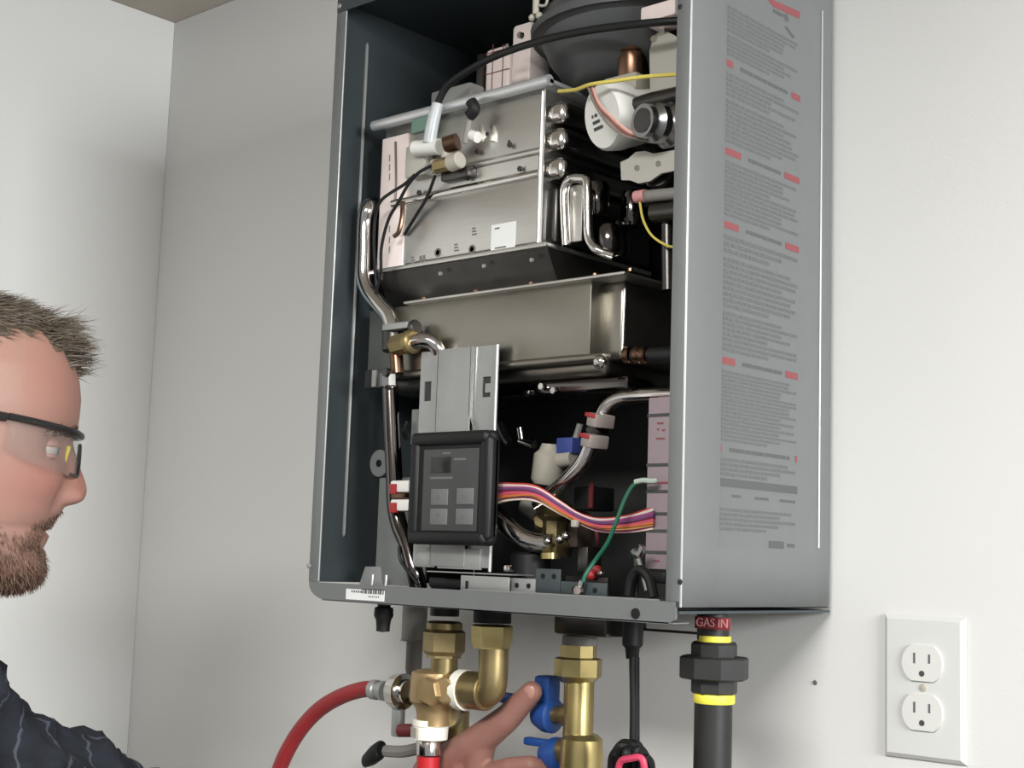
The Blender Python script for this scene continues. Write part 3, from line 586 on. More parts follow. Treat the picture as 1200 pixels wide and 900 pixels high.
# stubs that come out of the bottom
def stub(px, y, name, r, M, h0=.02, h1=.012):
    q = at(px, 722, y=y); return MB().cyl((q.x, y, h0), (q.x, y, -h1), r, 20).build(name, M, wh)
stub(577, -.15, 'outlet_stub', .017, BLACK, .01, .023); stub(521, -.15, 'return_stub', .0135, BIRON, .01, .02)
q = at(700, 735, y=-.1); MB().box(q.x - .03, q.x + .03, -.125, -.08, -.03, -.002, .003).build('drain_block', DSTEEL, wh)
q = at(727, 735, y=-.12); MB().lathe((q.x, -.12, -.004), (0, 0, -1), [(0, .012), (.02, .012), (.024, .009), (.024, 0)], 16).build('cord_grommet', BLACK, wh)
a = at(752, 737, y=-.05); b = at(850, 740, y=-.05); MB().box(a.x, b.x, -.05, -.047, a.z - .0015, a.z + .0008).box(a.x, a.x + .003, -.05, -.047, a.z, 0).box(b.x - .003, b.x, -.05, -.047, a.z, 0).build('wall_bracket', DSTEEL, wh)
# ------------------------------------------------------------------ brass valves below
VY = -.15
def V(px, py, y=VY): return at(px, py, y=y)
q = V(510, 810)
lv = thing('brass_valve', 'bronze service valve with white-taped joints and a side elbow, under the left of the heater', 'valve', (q.x, q.y, FZ))
ax = V(521, 760)
def vl(mb, px, py0, prof, seg=20, y=VY, axis=None):
    """lathe downward from pixel row py0; prof in pixel rows and metres"""
    base = at(px, py0, y=y)
    pr = [((base.z - at(px, p_, y=y).z), r_) for p_, r_ in prof]
    return mb.lathe(base, (0, 0, -1), pr, seg)
vl(MB(), 521, 728, [(728, .014), (730, .0165), (737, .0165), (742, .013)], 20).build('union_neck', BRASS, lv)
vl(MB(), 521, 738, [(738, .017), (741, .0195), (763, .0195), (768, .016), (771, .016)], 6).build('union_nut', BRASS, lv)
vl(MB(), 521, 768, [(768, .0125), (790, .0125)], 20).build('neck', BRASS, lv)
body = vl(MB(), 510, 785, [(785, .016), (788, .0215), (800, .0225), (822, .0225), (830, .017), (836, .0155), (850, .0155)], 24)
body.build('valve_body', BRONZE, lv)
a = V(507, 810, VY - .018); MB().lathe(a, (0.1, -1, 0), [(0, .013), (.006, .013), (.009, .011), (.009, 0)], 6).build('body_boss', BRONZE, lv)
a = V(524, 809, VY - .012); MB().lathe(a, (.3, -.9, 0), [(0, .0125), (.006, .012), (.0075, .010), (.0075, 0)], 8).build('hex_cap', BRONZE, lv)
a = V(528, 808, VY); MB().cyl(a, a + Vector((.02, 0, 0)), .0155, 20).build('side_port', BRONZE, lv)
a = V(539, 808); MB().cyl(a, a + Vector((.0095, 0, 0)), .0182, 20).build('thread_tape', TAPE, lv, 'white thread tape')
el = V(577, 808); a = V(547, 808)
MB().cyl(a, (el.x - .006, VY, a.z), .0168, 20, ch=.001).build('elbow_socket', BRASS, lv)
MB().tube([(a.x + .012, VY, a.z), (el.x - .012, VY, a.z - .001), (el.x - .003, VY, a.z + .002), (el.x, VY, a.z + .012), (el.x, VY, V(577, 760).z)], .0135, 18).build('elbow', BRASS, lv)
vl(MB(), 577, 732, [(732, .016), (734, .0185), (752, .0185), (757, .0165), (760, .0165)], 6).build('elbow_nut', BRASSY, lv)
vl(MB(), 505, 843, [(843, .0172), (850, .0172), (851, .0165), (866, .016)], 20).build('outlet_tape', TAPE, lv, 'white thread tape')
vl(MB(), 503, 852, [(852, .017), (864, .0168)], 8).build('outlet_collar', CREAM, lv)
vl(MB(), 503, 864, [(864, .010), (867, .0115), (884, .0115), (884, .009)], 18).build('outlet_ferrule', CHROME, lv)
# pipe behind and its lever
vl(MB(), 530, 832, [(824, .010), (834, .0172), (880, .0172), (884, .0155), (960, .0155)], 20, y=-.07).build('drop_pipe', BRASS, lv)
q = at(530, 955, y=-.07); MB().cyl(q, (q.x, -.07, FZ), .0145, 20).build('supply_pipe', COPPER, lv)
MB().tube([at(522, 838, y=VY + .012), at(528, 840, y=-.07)], .012, 14).build('rear_nipple', BRASS, lv)
MB().cyl(V(468, 856, VY - .005), V(500, 856, VY - .002), .0062, 12, ch=.001).build('red_lever', DRED, lv, 'dark red lever grip')
lvr = MB().tube([at(452, 880, y=-.08), at(478, 880, y=-.078), at(520, 868, y=-.07)], .006, 8).build('lever_arm', GPIPE, lv)
MB().lathe(at(426, 893, y=-.08), at(454, 873, y=-.08) - at(426, 893, y=-.08), [(0, .004), (.004, .009), (.016, .0125), (.028, .0125), (.031, .010), (.031, 0)], 14, sy=.6).build('lever_grip', BLACK, lv, 'black lever grip')
# hoses
q = V(440, 809)
rh = thing('red_hose', 'red rubber hose curving down to the left from a steel coupling on the bronze valve', 'hose', (V(330, 890).x, VY, FZ), None)
MB().tube([V(443, 808), V(425, 808), V(400, 816), (V(376, 830)), V(356, 850), V(340, 874), V(328, 900), V(318, 935), V(312, 980), Vector((V(310, 1000).x, VY - .02, -.45)), Vector((V(310, 1000).x + .02, VY - .02, -.9)), Vector((V(310, 1000).x + .02, VY - .01, FZ + .04)), Vector((V(310, 1000).x - .04, VY + .02, FZ + .009)), Vector((V(310, 1000).x - .25, VY + .05, FZ + .009))], .0078, 16).build('hose', REDH, rh)
cp_ = MB(); a = V(440, 808)
cp_.lathe(V(437, 808), (1, 0, 0), [(0, .0085), (.0, .0095), (.006, .0095), (.007, .008), (.013, .008), (.013, .0095), (.018, .0095)], 16).build('ferrule', GALV, rh)
cc_ = V(468, 810)
MB().lathe((cc_.x - .006, VY, cc_.z), (1, 0, 0), [(0, .011), (.001, .016), (.012, .017), (.013, .012), (.02, .012)], 20).build('coupling', CHROME, rh)
MB().box(cc_.x - .006, cc_.x + .006, VY - .004, VY + .004, cc_.z - .042, cc_.z - .012, .002).build('coupling_lever', GALV, rh)
q = V(502, 884)
rh2 = thing('red_hose', 'bright red hose hanging straight down from the steel ferrule under the bronze valve', 'hose', (q.x, q.y, FZ), None)
q = V(502, 886); MB().tube([q, q - Vector((0, 0, .06)), Vector((q.x, VY, -.5)), Vector((q.x + .01, VY - .01, -1.1)), Vector((q.x + .03, VY - .05, FZ + .05)), Vector((q.x + .1, VY - .06, FZ + .012)), Vector((q.x + .4, VY - .08, FZ + .012))], .0105, 18).build('hose', mat('bright_red_rubber', (182, 34, 42), rough=.4), rh2)
# right valve with blue handles
RY = -.1
def Vr(px, py): return at(px, py, y=RY)
q = Vr(682, 890)
rv = thing('brass_valve', 'bright brass valve with two blue handles, held by the man\'s hand', 'valve', (q.x, RY, FZ))
vl(MB(), 680, 745, [(745, .0155), (752, .0165), (756, .0155)], 20, RY).build('grey_washer', GPIPE, rv)
vl(MB(), 678, 756, [(756, .0165), (770, .0165), (772, .0215), (792, .0215), (797, .017), (800, .0145)], 8, RY).build('union_nut', BRASSY, rv)
vl(MB(), 679, 795, [(795, .0125), (800, .0135), (858, .0135), (862, .014)], 20, RY).build('upper_barrel', BRASSY, rv)
vl(MB(), 682, 860, [(860, .014), (866, .0185), (884, .0195), (960, .0195)], 20, RY).build('lower_barrel', BRASSY, rv)
q = at(682, 955, y=RY); MB().cyl(q, (q.x, RY, FZ), .0145, 20).build('supply_pipe', COPPER, rv)
MB().cyl(Vr(650, 838), Vr(672, 838), .008, 14).cyl(Vr(664, 838), Vr(672, 838), .0115, 14).build('valve_stem', BRASS, rv)
def handle(c, wing):
    hb = MB(); c = Vector(c)
    hb.lathe(c + Vector((-.012, 0, -.006)), (1, 0, 0), [(0, .006), (.001, .011), (.012, .0155), (.02, .0155), (.022, .012)], 18)
    if wing == 'up':
        hb.box(c.x - .0095, c.x + .0085, c.y - .009, c.y + .009, c.z - .006, c.z + .029, .003, 2)
        hb.box(c.x - .068, c.x - .004, c.y + .008, c.y + .018, c.z - .002, c.z + .008, .003, 2)
        hb.box(c.x - .012, c.x + .006, c.y - .005, c.y + .016, c.z - .01, c.z + .004, .003, 2)
    else:
        hb.box(c.x - .034, c.x - .006, c.y - .005, c.y + .005, c.z - .001, c.z + .006, .002, 2)
    return hb
handle(Vr(641, 830), 'up').build('blue_handle', BLUE, rv, 'upper blue handle, its wing upright')
handle(Vr(650, 876), 'side').build('blue_handle', BLUE, rv, 'lower blue handle, its wing pointing left')
MB().cyl(Vr(658, 880), Vr(674, 880), .012, 14).build('valve_stem', BRASS, rv)
# power cord
q = at(744, 730, y=-.15)
pc = thing('power_cord', 'black power cord hanging from the heater with a bundled black and pink end', 'cord', (q.x, -.15, at(742, 960, y=-.15).z))
vl(MB(), 742, 722, [(722, .009), (756, .0085), (760, .006), (772, .0052)], 12, -.15).build('strain_relief', BLACK, pc)
MB().tube([at(745, 770, y=-.15), at(745, 830, y=-.15), at(745, 890, y=-.15), at(744, 960, y=-.15)], .0032, 10).tube([at(741, 770, y=-.153), at(742, 830, y=-.153), at(741, 890, y=-.153), at(740, 960, y=-.153)], .0028, 10).build('cord', BLACK, pc)
for k in range(5):
    o_ = (k - 2) * 7
    ptube([(720 + k, 960, -.14 - k * .006), (719 + k * 2, 900, -.14 - k * .006), (727 + k * 2, 876 + k, -.14 - k * .006), (742 + o_ * .2, 874, -.14 - k * .006), (753 - k, 884, -.14 - k * .006), (760 - k, 910, -.14 - k * .006), (763 - k, 960, -.14 - k * .006)], .005, seg=8).build('cord_loop', BLACK, pc)
for k, (px, py) in enumerate(((722, 884), (730, 876), (749, 880), (757, 890), (738, 880))):
    ptube([(px - 5, py + 22, -.165 - .002 * k), (px - 4, py + 4, -.17 - .002 * k), (px, py - 1, -.172), (px + 5, py + 5, -.168), (px + 5, py + 24, -.164)], .0038, seg=8).build('cord_loop', BLACK, pc)
ptube([(724, 910, -.182), (727, 893, -.185), (738, 889, -.186), (752, 889, -.185), (756, 908, -.182)], .0028, seg=8).build('pink_tie', mat('pink_tie', (196, 62, 92), rough=.5), pc, 'pink cord tie')
# gas pipe
GY = -.15
q = at(836, 800, y=GY)
gs = thing('gas_pipe', 'black iron gas pipe with a union and yellow-taped threads under the heater', 'pipe', (q.x, GY, FZ))
vl(MB(), 836, 716, [(716, .013), (750, .0125)], 20, GY).build('nipple', BIRON, gs)
vl(MB(), 837, 745, [(745, .0132), (755, .0132)], 20, GY).build('yellow_tape', YTAPE, gs)
vl(MB(), 837, 752, [(752, .0165), (755, .0182), (772, .0182)], 8, GY).build('union_top', BIRON, gs)
vl(MB(), 837, 769, [(769, .0255), (771, .0272), (794, .0272), (796, .0255)], 8, GY).build('union_ring', BIRON, gs)
vl(MB(), 837, 795, [(795, .0182), (811, .0182), (813, .0165)], 8, GY).build('union_bottom', BIRON, gs)
vl(MB(), 837, 813, [(813, .0155), (815, .0162), (822, .0162), (824, .0155)], 20, GY).build('yellow_tape', YTAPE, gs)
vl(MB(), 836, 822, [(822, .0148), (1000, .0148)], 24, GY).build('pipe', BIRON, gs)
pb = at(836, 990, y=GY); MB().cyl((pb.x, GY, pb.z), (pb.x, GY, FZ), .0148, 24).build('pipe', BIRON, gs)
a = at(815, 722, y=GY - .014); b = at(856, 739, y=GY - .014)
tg = MB().box(a.x, b.x, GY - .015, GY - .0138, b.z, a.z, .0004).box(a.x, a.x + .002, GY - .015, GY + .012, b.z, a.z, .0004).build('gas_tag', mat('dull_red_tag', (118, 38, 42), rough=.5), gs, 'red tag with white letters')
lettering('GAS IN', .0095, ((a.x + b.x) / 2, GY - .0152, (a.z + b.z) / 2), (1, 0, 0), (0, 0, 1), mat('tag_letters', (184, 128, 126), rough=.5), gs)
# grey drain pipe behind
q = at(487, 745, y=-.05)
dp = thing('drain_pipe', 'short grey plastic pipe stub on the wall side, left of the bronze valve', 'pipe', (q.x, -.05, at(487, 790, y=-.05).z))
vl(MB(), 487, 700, [(700, .013), (750, .013), (751, .0145), (752, .009)], 18, -.05).build('socket', GPIPE, dp)
vl(MB(), 486, 750, [(750, .0085), (785, .0085), (793, .007)], 18, -.05).build('spigot', mat('dark_grey_pvc', (104, 100, 94), rough=.6), dp)
# ------------------------------------------------------------------ outlet
a = at(1036.5, 885, y=-.003); c_ = Vector((a.x + .035, 0, a.z + .0572))
ou = thing('electrical_outlet', 'white duplex power outlet with a cover plate on the wall right of the heater', 'outlet', (c_.x, 0, c_.z))
pl = MB(); bmm = pl.bm
rings = []
for (ex, yy) in ((0, -.0004), (0, -.0022), (.0035, -.0055)):
    hw, hh = .035 - ex, .0572 - ex
    rings.append([bmm.verts.new(Vector((c_.x + sx * hw, yy, c_.z + sz * hh))) for sx, sz in ((-1, -1), (1, -1), (1, 1), (-1, 1))])
for r0, r1 in zip(rings, rings[1:]):
    for k in range(4): bmm.faces.new((r0[k], r0[(k + 1) % 4], r1[(k + 1) % 4], r1[k]))
bmm.faces.new(rings[-1]); bmm.faces.new(rings[0][::-1])
OW = mat('outlet_white', (200, 201, 198), rough=.35)
cvp = pl.build('cover_plate', OW, ou, sharp=20)
for dz_ in (.0195, -.0195):
    cz_ = c_.z + dz_; nseg = 32; poly = []
    for k in range(nseg):
        th_ = 2 * math.pi * k / nseg; x_, z_ = .0172 * math.cos(th_), .0172 * math.sin(th_)
        poly.append((c_.x + x_, -.0055, cz_ + max(-.0142, min(.0142, z_))))
    rc = MB().prism(poly, (0, -.0022, 0)).build('receptacle', mat('outlet_face', (206, 206, 201), rough=.35), ou, sharp=50)
    for dx, hh in ((-.0064, .0042), (.0064, .0036)): MB().box(c_.x + dx - .0009, c_.x + dx + .0009, -.0079, -.0070, cz_ + .0038 - hh, cz_ + .0038 + hh).build('slot', INKG, rc)
    MB().lathe((c_.x, -.0070, cz_ - .0082), (0, -1, 0), [(0, .0024), (.0009, .0024), (.0009, 0)], 12).build('ground_hole', INK, rc)
MB().lathe((c_.x, -.0054, c_.z), (0, -1, 0), [(0, .0032), (.0008, .003), (.0012, .0015), (.0012, 0)], 14).build('plate_screw', CREAM, ou)
# ------------------------------------------------------------------ the man
HC = at(-45, 520, d=1.12)
rayh = Vector((HC.x - CP.x, HC.y - CP.y, 0)).normalized()
HX = Vector((-rayh.y, rayh.x, 0)); HX = HX if HX.dot(CR) > 0 else -HX       # forward (profile direction)
HY = Vector((0, 0, 1)).cross(HX)                                           # his left
HZ = Vector((0, 0, 1))
def hp(px, py):
    r = CW + CR * ((px - 600) / FPX) - CU * ((py - 450) / FPX)
    q = CP + r * ((HC - CP).dot(HY) / r.dot(HY)) - HC
    return q.dot(HX), q.z
def hw(x, y, z): return HC + HX * x + HY * y + HZ * z
def table(pts): 
    z, x = zip(*sorted(((hp(*p)[1], hp(*p)[0]) for p in pts))); return lambda v: np.interp(v, z, x)
base_f = table([(-45, 344), (-20, 346), (5, 350), (40, 364), (68, 388), (84, 415), (93, 448), (95, 470), (93, 490), (91, 503), (84, 520), (79, 540), (77, 560), (73, 580), (70, 592), (68, 602), (61, 614), (56, 619), (58, 628), (54, 637), (49, 645), (52, 655), (53, 668), (48, 680), (36, 688), (15, 692)])
nose_f = table([(84, 512), (87, 524), (92, 542), (98, 558), (102, 571), (101.5, 579), (98, 586), (90, 590.5), (74, 594)])
ZT = hp(-20, 344)[1]; ZB = hp(20, 692.5)[1]
wid = lambda z: np.interp(z, [ZB, ZB + .006, -.1, -.085, -.06, -.03, 0, .03, .06, .08, .1, .11, ZT], [.026, .034, .045, .053, .061, .067, .072, .075, .073, .066, .05, .036, .0])
bck = lambda z: np.interp(z, [ZB, -.1, -.07, -.04, 0, .04, .07, .09, .105, ZT], [.045, .05, .06, .08, .1, .104, .095, .078, .052, .0])
X0 = -.022
zn0, zn1 = hp(0, 593)[1], hp(0, 512)[1]
zmouth = hp(0, 620)[1]; zeye = hp(0, 524)[1]
def head_pt(th, z):
    a = base_f(z) - X0; b = bck(z); w = wid(z); c = math.cos(th); s = math.sin(th)
    pw = .86
    x = X0 + (a if c > 0 else b) * math.copysign(abs(c) ** pw, c); y = w * math.copysign(abs(s) ** .95, s)
    if c > 0:
        front = max(0, min(1, (x - X0) / max(a, 1e-4)))
        if zn0 - .004 < z < zn1:
            ext = max(0, nose_f(z) - base_f(z)); t_ = (zn1 - z) / (zn1 - zn0)
            wn = .008 + .010 * max(0, min(1, (t_ - .35) / .5))
            x += ext * math.exp(-abs(y / wn) ** 2.4) * front
            x += .006 * math.exp(-((abs(y) - .0145) / .006) ** 2 - ((z - zn0 - .008) / .008) ** 2)
        x -= .0045 * math.exp(-((abs(y) - .0245) / .0042) ** 2 - ((z - zn0 - .008) / .009) ** 2)
        x -= .007 * math.exp(-((abs(y) - .031) / .015) ** 2 - ((z - zeye) / .012) ** 2)
        x += .004 * math.exp(-((abs(y) - .036) / .018) ** 2 - ((z + .03) / .014) ** 2)
        x -= .004 * math.exp(-(y / .024) ** 4 - ((z - zmouth) / .0022) ** 2)
        x -= .0035 * math.exp(-((abs(y) - .0075) / .0035) ** 2 - ((z - zn0 - .001) / .003) ** 2)
    return x, y, z
def body_mesh():
    bm = bmesh.new()
    def ring_surface(rings):
        for a, b in zip(rings, rings[1:]):
            n = len(a)
            for k in range(n): bm.faces.new((a[k], a[(k + 1) % n], b[(k + 1) % n], b[k]))
        bm.faces.new(rings[0][::-1]); bm.faces.new(rings[-1])
    NT, NZ = 132, 150; rings = []
    for j in range(NZ):
        z = ZB + (ZT - .0012 - ZB) * (1 - math.cos(math.pi * min(1, (j + 0.0) / (NZ - 1)) )) / 2 if False else ZB + (ZT - .0012 - ZB) * j / (NZ - 1)
        rings.append([bm.verts.new(hw(*head_pt(2 * math.pi * k / NT, z))) for k in range(NT)])
    ring_surface(rings)
    return bm
def capsule(bm, p0, p1, r0, r1, seg=20, flat=None, up=None):
    """tapered rounded limb between two joints; flat squeezes it along the direction up"""
    p0 = Vector(p0); p1 = Vector(p1); ax = (p1 - p0); L = ax.length; ax.normalize()
    u = (Vector(up) - ax * ax.dot(Vector(up))).normalized() if up is not None else ax.orthogonal().normalized(); w = ax.cross(u); f = flat or 1.
    prof = [(-r0 * math.cos(t), r0 * math.sin(t)) for t in [math.pi / 2 * k / 5 for k in range(1, 6)]] + [(L + r1 * math.sin(t), r1 * math.cos(t)) for t in [math.pi / 2 * k / 5 for k in range(0, 5)]]
    rings = [[bm.verts.new(p0 + ax * h + (u * math.cos(2 * math.pi * k / seg) * f + w * math.sin(2 * math.pi * k / seg)) * r) for k in range(seg)] for h, r in prof]
    for a, b in zip(rings, rings[1:]):
        for k in range(seg): bm.faces.new((a[k], a[(k + 1) % seg], b[(k + 1) % seg], b[k]))
    bm.faces.new(rings[0][::-1]); bm.faces.new(rings[-1])
def chain(bm, pts, rs, **k):
    for a, b, r0, r1 in zip(pts, pts[1:], rs, rs[1:]): capsule(bm, a, b, r0, r1, **k)
def fuse(bm, voxel, smooth=4, fac=.5):
    bmesh.ops.recalc_face_normals(bm, faces=bm.faces[:])
    me = bpy.data.meshes.new('fuse'); bm.to_mesh(me); bm.free()
    o = bpy.data.objects.new('fuse', me); COL.objects.link(o)
    r = o.modifiers.new('r', 'REMESH'); r.mode = 'VOXEL'; r.voxel_size = voxel
    if smooth: s_ = o.modifiers.new('s', 'SMOOTH'); s_.iterations = smooth; s_.factor = fac
    bpy.context.view_layer.update()
    out = bpy.data.meshes.new_from_object(o.evaluated_get(bpy.context.evaluated_depsgraph_get()))
    bpy.data.objects.remove(o); return out
def coords(me):
    a = np.empty(len(me.vertices) * 3, np.float32); me.vertices.foreach_get('co', a); return a.reshape(-1, 3).astype(float)
def normals(me):
    a = np.empty(len(me.vertices) * 3, np.float32); me.vertex_normals.foreach_get('vector', a); return a.reshape(-1, 3).astype(float)
SHR = Vector((.105, -.645, -.122)); FW = HX.copy(); RT = -HY
SHC = SHR - RT * .175; SHL = SHC - RT * .175
ELR = Vector((.105, -.375, -.240)); WRR = at(474, 938, d=1.365)
ELL = SHL + Vector((-.06, -.05, -.27)); WRL = ELL + FW * .2 + Vector((.03, .0, -.12))
HIP = SHC - FW * .09 + Vector((0, 0, -.52))
bm = body_mesh()
capsule(bm, hw(-.045, 0, -.05), SHC + Vector((0, 0, .0)) - FW * .02, .056, .06, 28)
capsule(bm, SHC + RT * .1 + Vector((0, 0, -.02)), SHC - RT * .1 + Vector((0, 0, -.02)), .055, .055)
capsule(bm, SHC + Vector((0, 0, -.14)), HIP, .105, .11, 28, .75, FW)
capsule(bm, SHC + RT * .05 + Vector((0, 0, -.12)), SHC - RT * .05 + Vector((0, 0, -.12)), .1, .1, 28, .9, FW)
for sh, el, wr in ((SHR, ELR, WRR), (SHL, ELL, WRL)): chain(bm, [sh, el, el.lerp(wr, .35), wr], [.05, .042, .042, .027])
def D(px, py, d): return at(px, py, d=d)
# right hand: thumb up on the upper handle, fingers around the lower one
mcp = [D(556, 914, 1.30), D(556, 938, 1.292), D(552, 962, 1.292), D(544, 984, 1.297)]
camd = -CW
for k, q in enumerate(mcp): capsule(bm, WRR.lerp(D(486, 932 + 9 * k, 1.355), .6), q, .020 if k < 3 else .018, .0135 - .0007 * k, 16)
fing = [[(598, 900, 1.268), (622, 897, 1.258), (640, 903, 1.262)], [(604, 926, 1.255), (632, 924, 1.25), (650, 932, 1.262)], [(600, 953, 1.255), (628, 954, 1.252), (644, 962, 1.265)], [(586, 978, 1.265), (610, 982, 1.262), (624, 989, 1.272)]]
for q, f, s_ in zip(mcp, fing, (1, 1.03, .97, .85)): chain(bm, [q] + [D(*v) for v in f], [.0115 * s_, .0098 * s_, .0088 * s_, .0076 * s_], seg=16)
tmb = [D(505, 908, 1.345), D(556, 872, 1.30), D(594, 842, 1.276), D(623, 811, 1.262)]
chain(bm, tmb, [.019, .0155, .0125, .0098], seg=18)
capsule(bm, tmb[1].lerp(tmb[0], .2), mcp[0].lerp(WRR, .2), .0145, .0135, 16); capsule(bm, tmb[1].lerp(tmb[2], .35), mcp[0], .012, .0125, 16)
capsule(bm, tmb[0].lerp(tmb[1], .4), mcp[1].lerp(WRR, .4), .016, .016, 16)
# left hand, hanging and slightly curled
hd_ = (WRL - ELL).normalized(); sd = hd_.cross(HZ).normalized(); dn = sd.cross(hd_)
dn = dn if dn.z < 0 else -dn
for k in range(4):
    off = sd * (.03 - .02 * k); q = WRL + hd_ * (.088 - .004 * abs(k - 1)) + off
    capsule(bm, WRL + off * .4 + hd_ * .012, q, .018, .0125, 14)
    ln = (.92, 1, .95, .75)[k]
    chain(bm, [q, q + (hd_ * .9 + dn * .3) * .042 * ln, q + (hd_ * 1.3 + dn * .95) * .046 * ln, q + (hd_ * 1.35 + dn * 1.5) * .046 * ln], [.0105, .0095, .0085, .0072], seg=14)
chain(bm, [WRL + sd * .015 + hd_ * .015, WRL + sd * .045 + hd_ * .045 + dn * .012, WRL + sd * .052 + hd_ * .075 + dn * .025, WRL + sd * .05 + hd_ * .1 + dn * .036], [.017, .0125, .0112, .009], seg=14)
# ears
for s_ in (1, -1):
    capsule(bm, hw(-.028, s_ * .073, -.025), hw(-.036, s_ * .082, .016), .010, .014, 14, .45, HY)
skin_me = fuse(bm, .002, 2, .5)
co = coords(skin_me); rel = co - np.array(HC)
lx = rel @ np.array(HX); ly = rel @ np.array(HY); lz = rel[:, 2]
g = lambda v, c, s_: np.exp(-((v - c) / s_) ** 2)
red = .55 * g(lz, hp(0, 572)[1], .018) * g(np.abs(ly), 0, .02) * (lx > .05) + .5 * g(lz, -.03, .022) * g(np.abs(ly), .045, .02) * (lx > .02) + .25 * g(lz, .05, .03) * (lx > .04)
lips = g(lz, hp(0, 625)[1], .0065) * g(np.abs(ly), 0, .022) * (lx > .045)
red = np.where(lz < -.13, .35, red)
hx0, hz0_ = hp(0, 396); hx1_, hz1_ = hp(88, 432)
zline = np.interp(lx, [-.05, -.035, -.02, hx0, (hx0 + hx1_) / 2, hx1_], [-.09, -.06, .04, hz0_, hp(45, 392)[1], hz1_]) 
zline = zline - .004 + .004 * np.sin(ly * 310 + lx * 170)
hair_m = (lz > zline) & (np.abs(ly) < .09) & (lz > -.1) & (lz < .2)
mz0, mz1 = hp(0, 617)[1], hp(0, 594)[1]
jt = np.random.default_rng(2).normal(0, 1, len(co)).clip(-1.4, 1.4)
must = (np.abs(ly) < .036) & (lz > mz0 - np.maximum(0, np.abs(ly) - .016) * 1.6) & (lz < mz1 - .35 * np.abs(ly) + .0015 * jt) & (lx > .025)
zb_line = np.interp(lx, [-.04, -.02, hp(0, 0)[0], hp(50, 0)[0], hp(60, 0)[0]], [.01, -.03, hp(0, 618)[1], hp(50, 641)[1], hp(50, 641)[1]])
beard = (lz < zb_line + .010 * jt * (np.abs(ly) > .02)) & (lz > -.135) & (lx > -.03) & (np.abs(ly) < .075) & ~((np.abs(ly) < .02) & (lz > hp(0, 640)[1]))
attr = skin_me.color_attributes.new('skin_pigment', 'FLOAT_COLOR', 'POINT')
def L3(c): return np.array(lin(c)[:3])
colr = np.tile(L3((142, 109, 97)), (len(co), 1))
colr += np.clip(red, 0, 1)[:, None] * (L3((148, 92, 84)) - L3((142, 109, 97)))
colr += np.clip(lips, 0, 1)[:, None] * .7 * (L3((124, 76, 71)) - colr)
sm = lambda m_, a_: m_[:, None] * a_
colr = np.where(hair_m[:, None], L3((92, 80, 66)), colr)
from_edge = np.clip((zb_line + .012 - lz) / .02, 0, 1)[:, None]
colr = np.where((must | beard)[:, None], colr * .45 + L3((84, 64, 52)) * .55, colr)
attr.data.foreach_set('color', np.concatenate([colr, np.ones((len(co), 1))], 1).astype(np.float32).ravel())
SK = mat('skin', (142, 109, 97), rough=.52, bump=.12, bscale=420, spec=.4)
nt = SK.node_tree; an = nt.nodes.new('ShaderNodeVertexColor'); an.layer_name = 'skin_pigment'
nt.links.new(an.outputs[0], nt.nodes['Principled BSDF'].inputs['Base Color'])
nt.nodes['Principled BSDF'].inputs['Subsurface Weight'].default_value = .12
nt.nodes['Principled BSDF'].inputs['Subsurface Radius'].default_value = (.006, .002, .001)
feet_c = HIP + Vector((0, 0, FZ - HIP.z)) + FW * .0
man = thing('person', 'bearded man in a dark navy jacket reaching under the heater to the blue handle', 'person', (feet_c.x, feet_c.y, FZ))
def add(name, me, M, label=None, kind=None, sharp=180):
    me.transform(Matrix.Translation(-man.location)); return link_mesh(name, me, M, man, label, sharp, kind)
nrm = normals(skin_me)
body = add('body', skin_me.copy(), SK)
# nails of the reaching hand
for (a_, b_, r_) in ((tmb[2], tmb[3], .0098), (D(622, 897, 1.258), D(640, 903, 1.262), .0076)):
    ax_ = (b_ - a_).normalized(); nn = (camd - ax_ * ax_.dot(camd)).normalized(); sd_ = ax_.cross(nn); nn = (nn + HZ * .5).normalized(); nn = (nn - ax_ * ax_.dot(nn)).normalized(); sd_ = ax_.cross(nn)
    nb = MB(); M_ = Matrix((ax_, sd_, nn)).transposed().to_4x4(); M_.translation = b_ + ax_ * r_ * .15 + nn * r_ * .72
    nb.ball((0, 0, 0), r_ * .75, 14, (1.05, .8, .32))
    for v in nb.bm.verts: v.co = M_ @ v.co
    nb.build('fingernail', mat('fingernail', (172, 128, 114), rough=.3), man)
# eyes
for s_ in (1, -1):
    ec = hw(hp(68, 524)[0] - .0125, s_ * .031, zeye)
    e = MB().ball(ec, .0118, 20).build('eye', mat('eye_white', (156, 147, 140), rough=.35), man)
    MB().lathe(ec + HX * .0102, HX, [(0, .0058), (.0012, .005), (.0018, 0)], 16).build('iris', mat('iris_blue', (70, 88, 96), rough=.15), e)
    for nm, lo in (('upper_eyelid', -.0026), ('lower_eyelid', None)):
        lb = MB().ball(ec, .0127, 24)
        bmesh.ops.delete(lb.bm, geom=[v for v in lb.bm.verts if ((v.co.z - ec.z) < lo if lo is not None else (v.co.z - ec.z) > -.0034)], context='VERTS')
        lo_ = lb.build(nm, mat('eyelid_skin', (147, 108, 97), rough=.5), man, sharp=180); so_ = lo_.modifiers.new('thickness', 'SOLIDIFY'); so_.thickness = .001
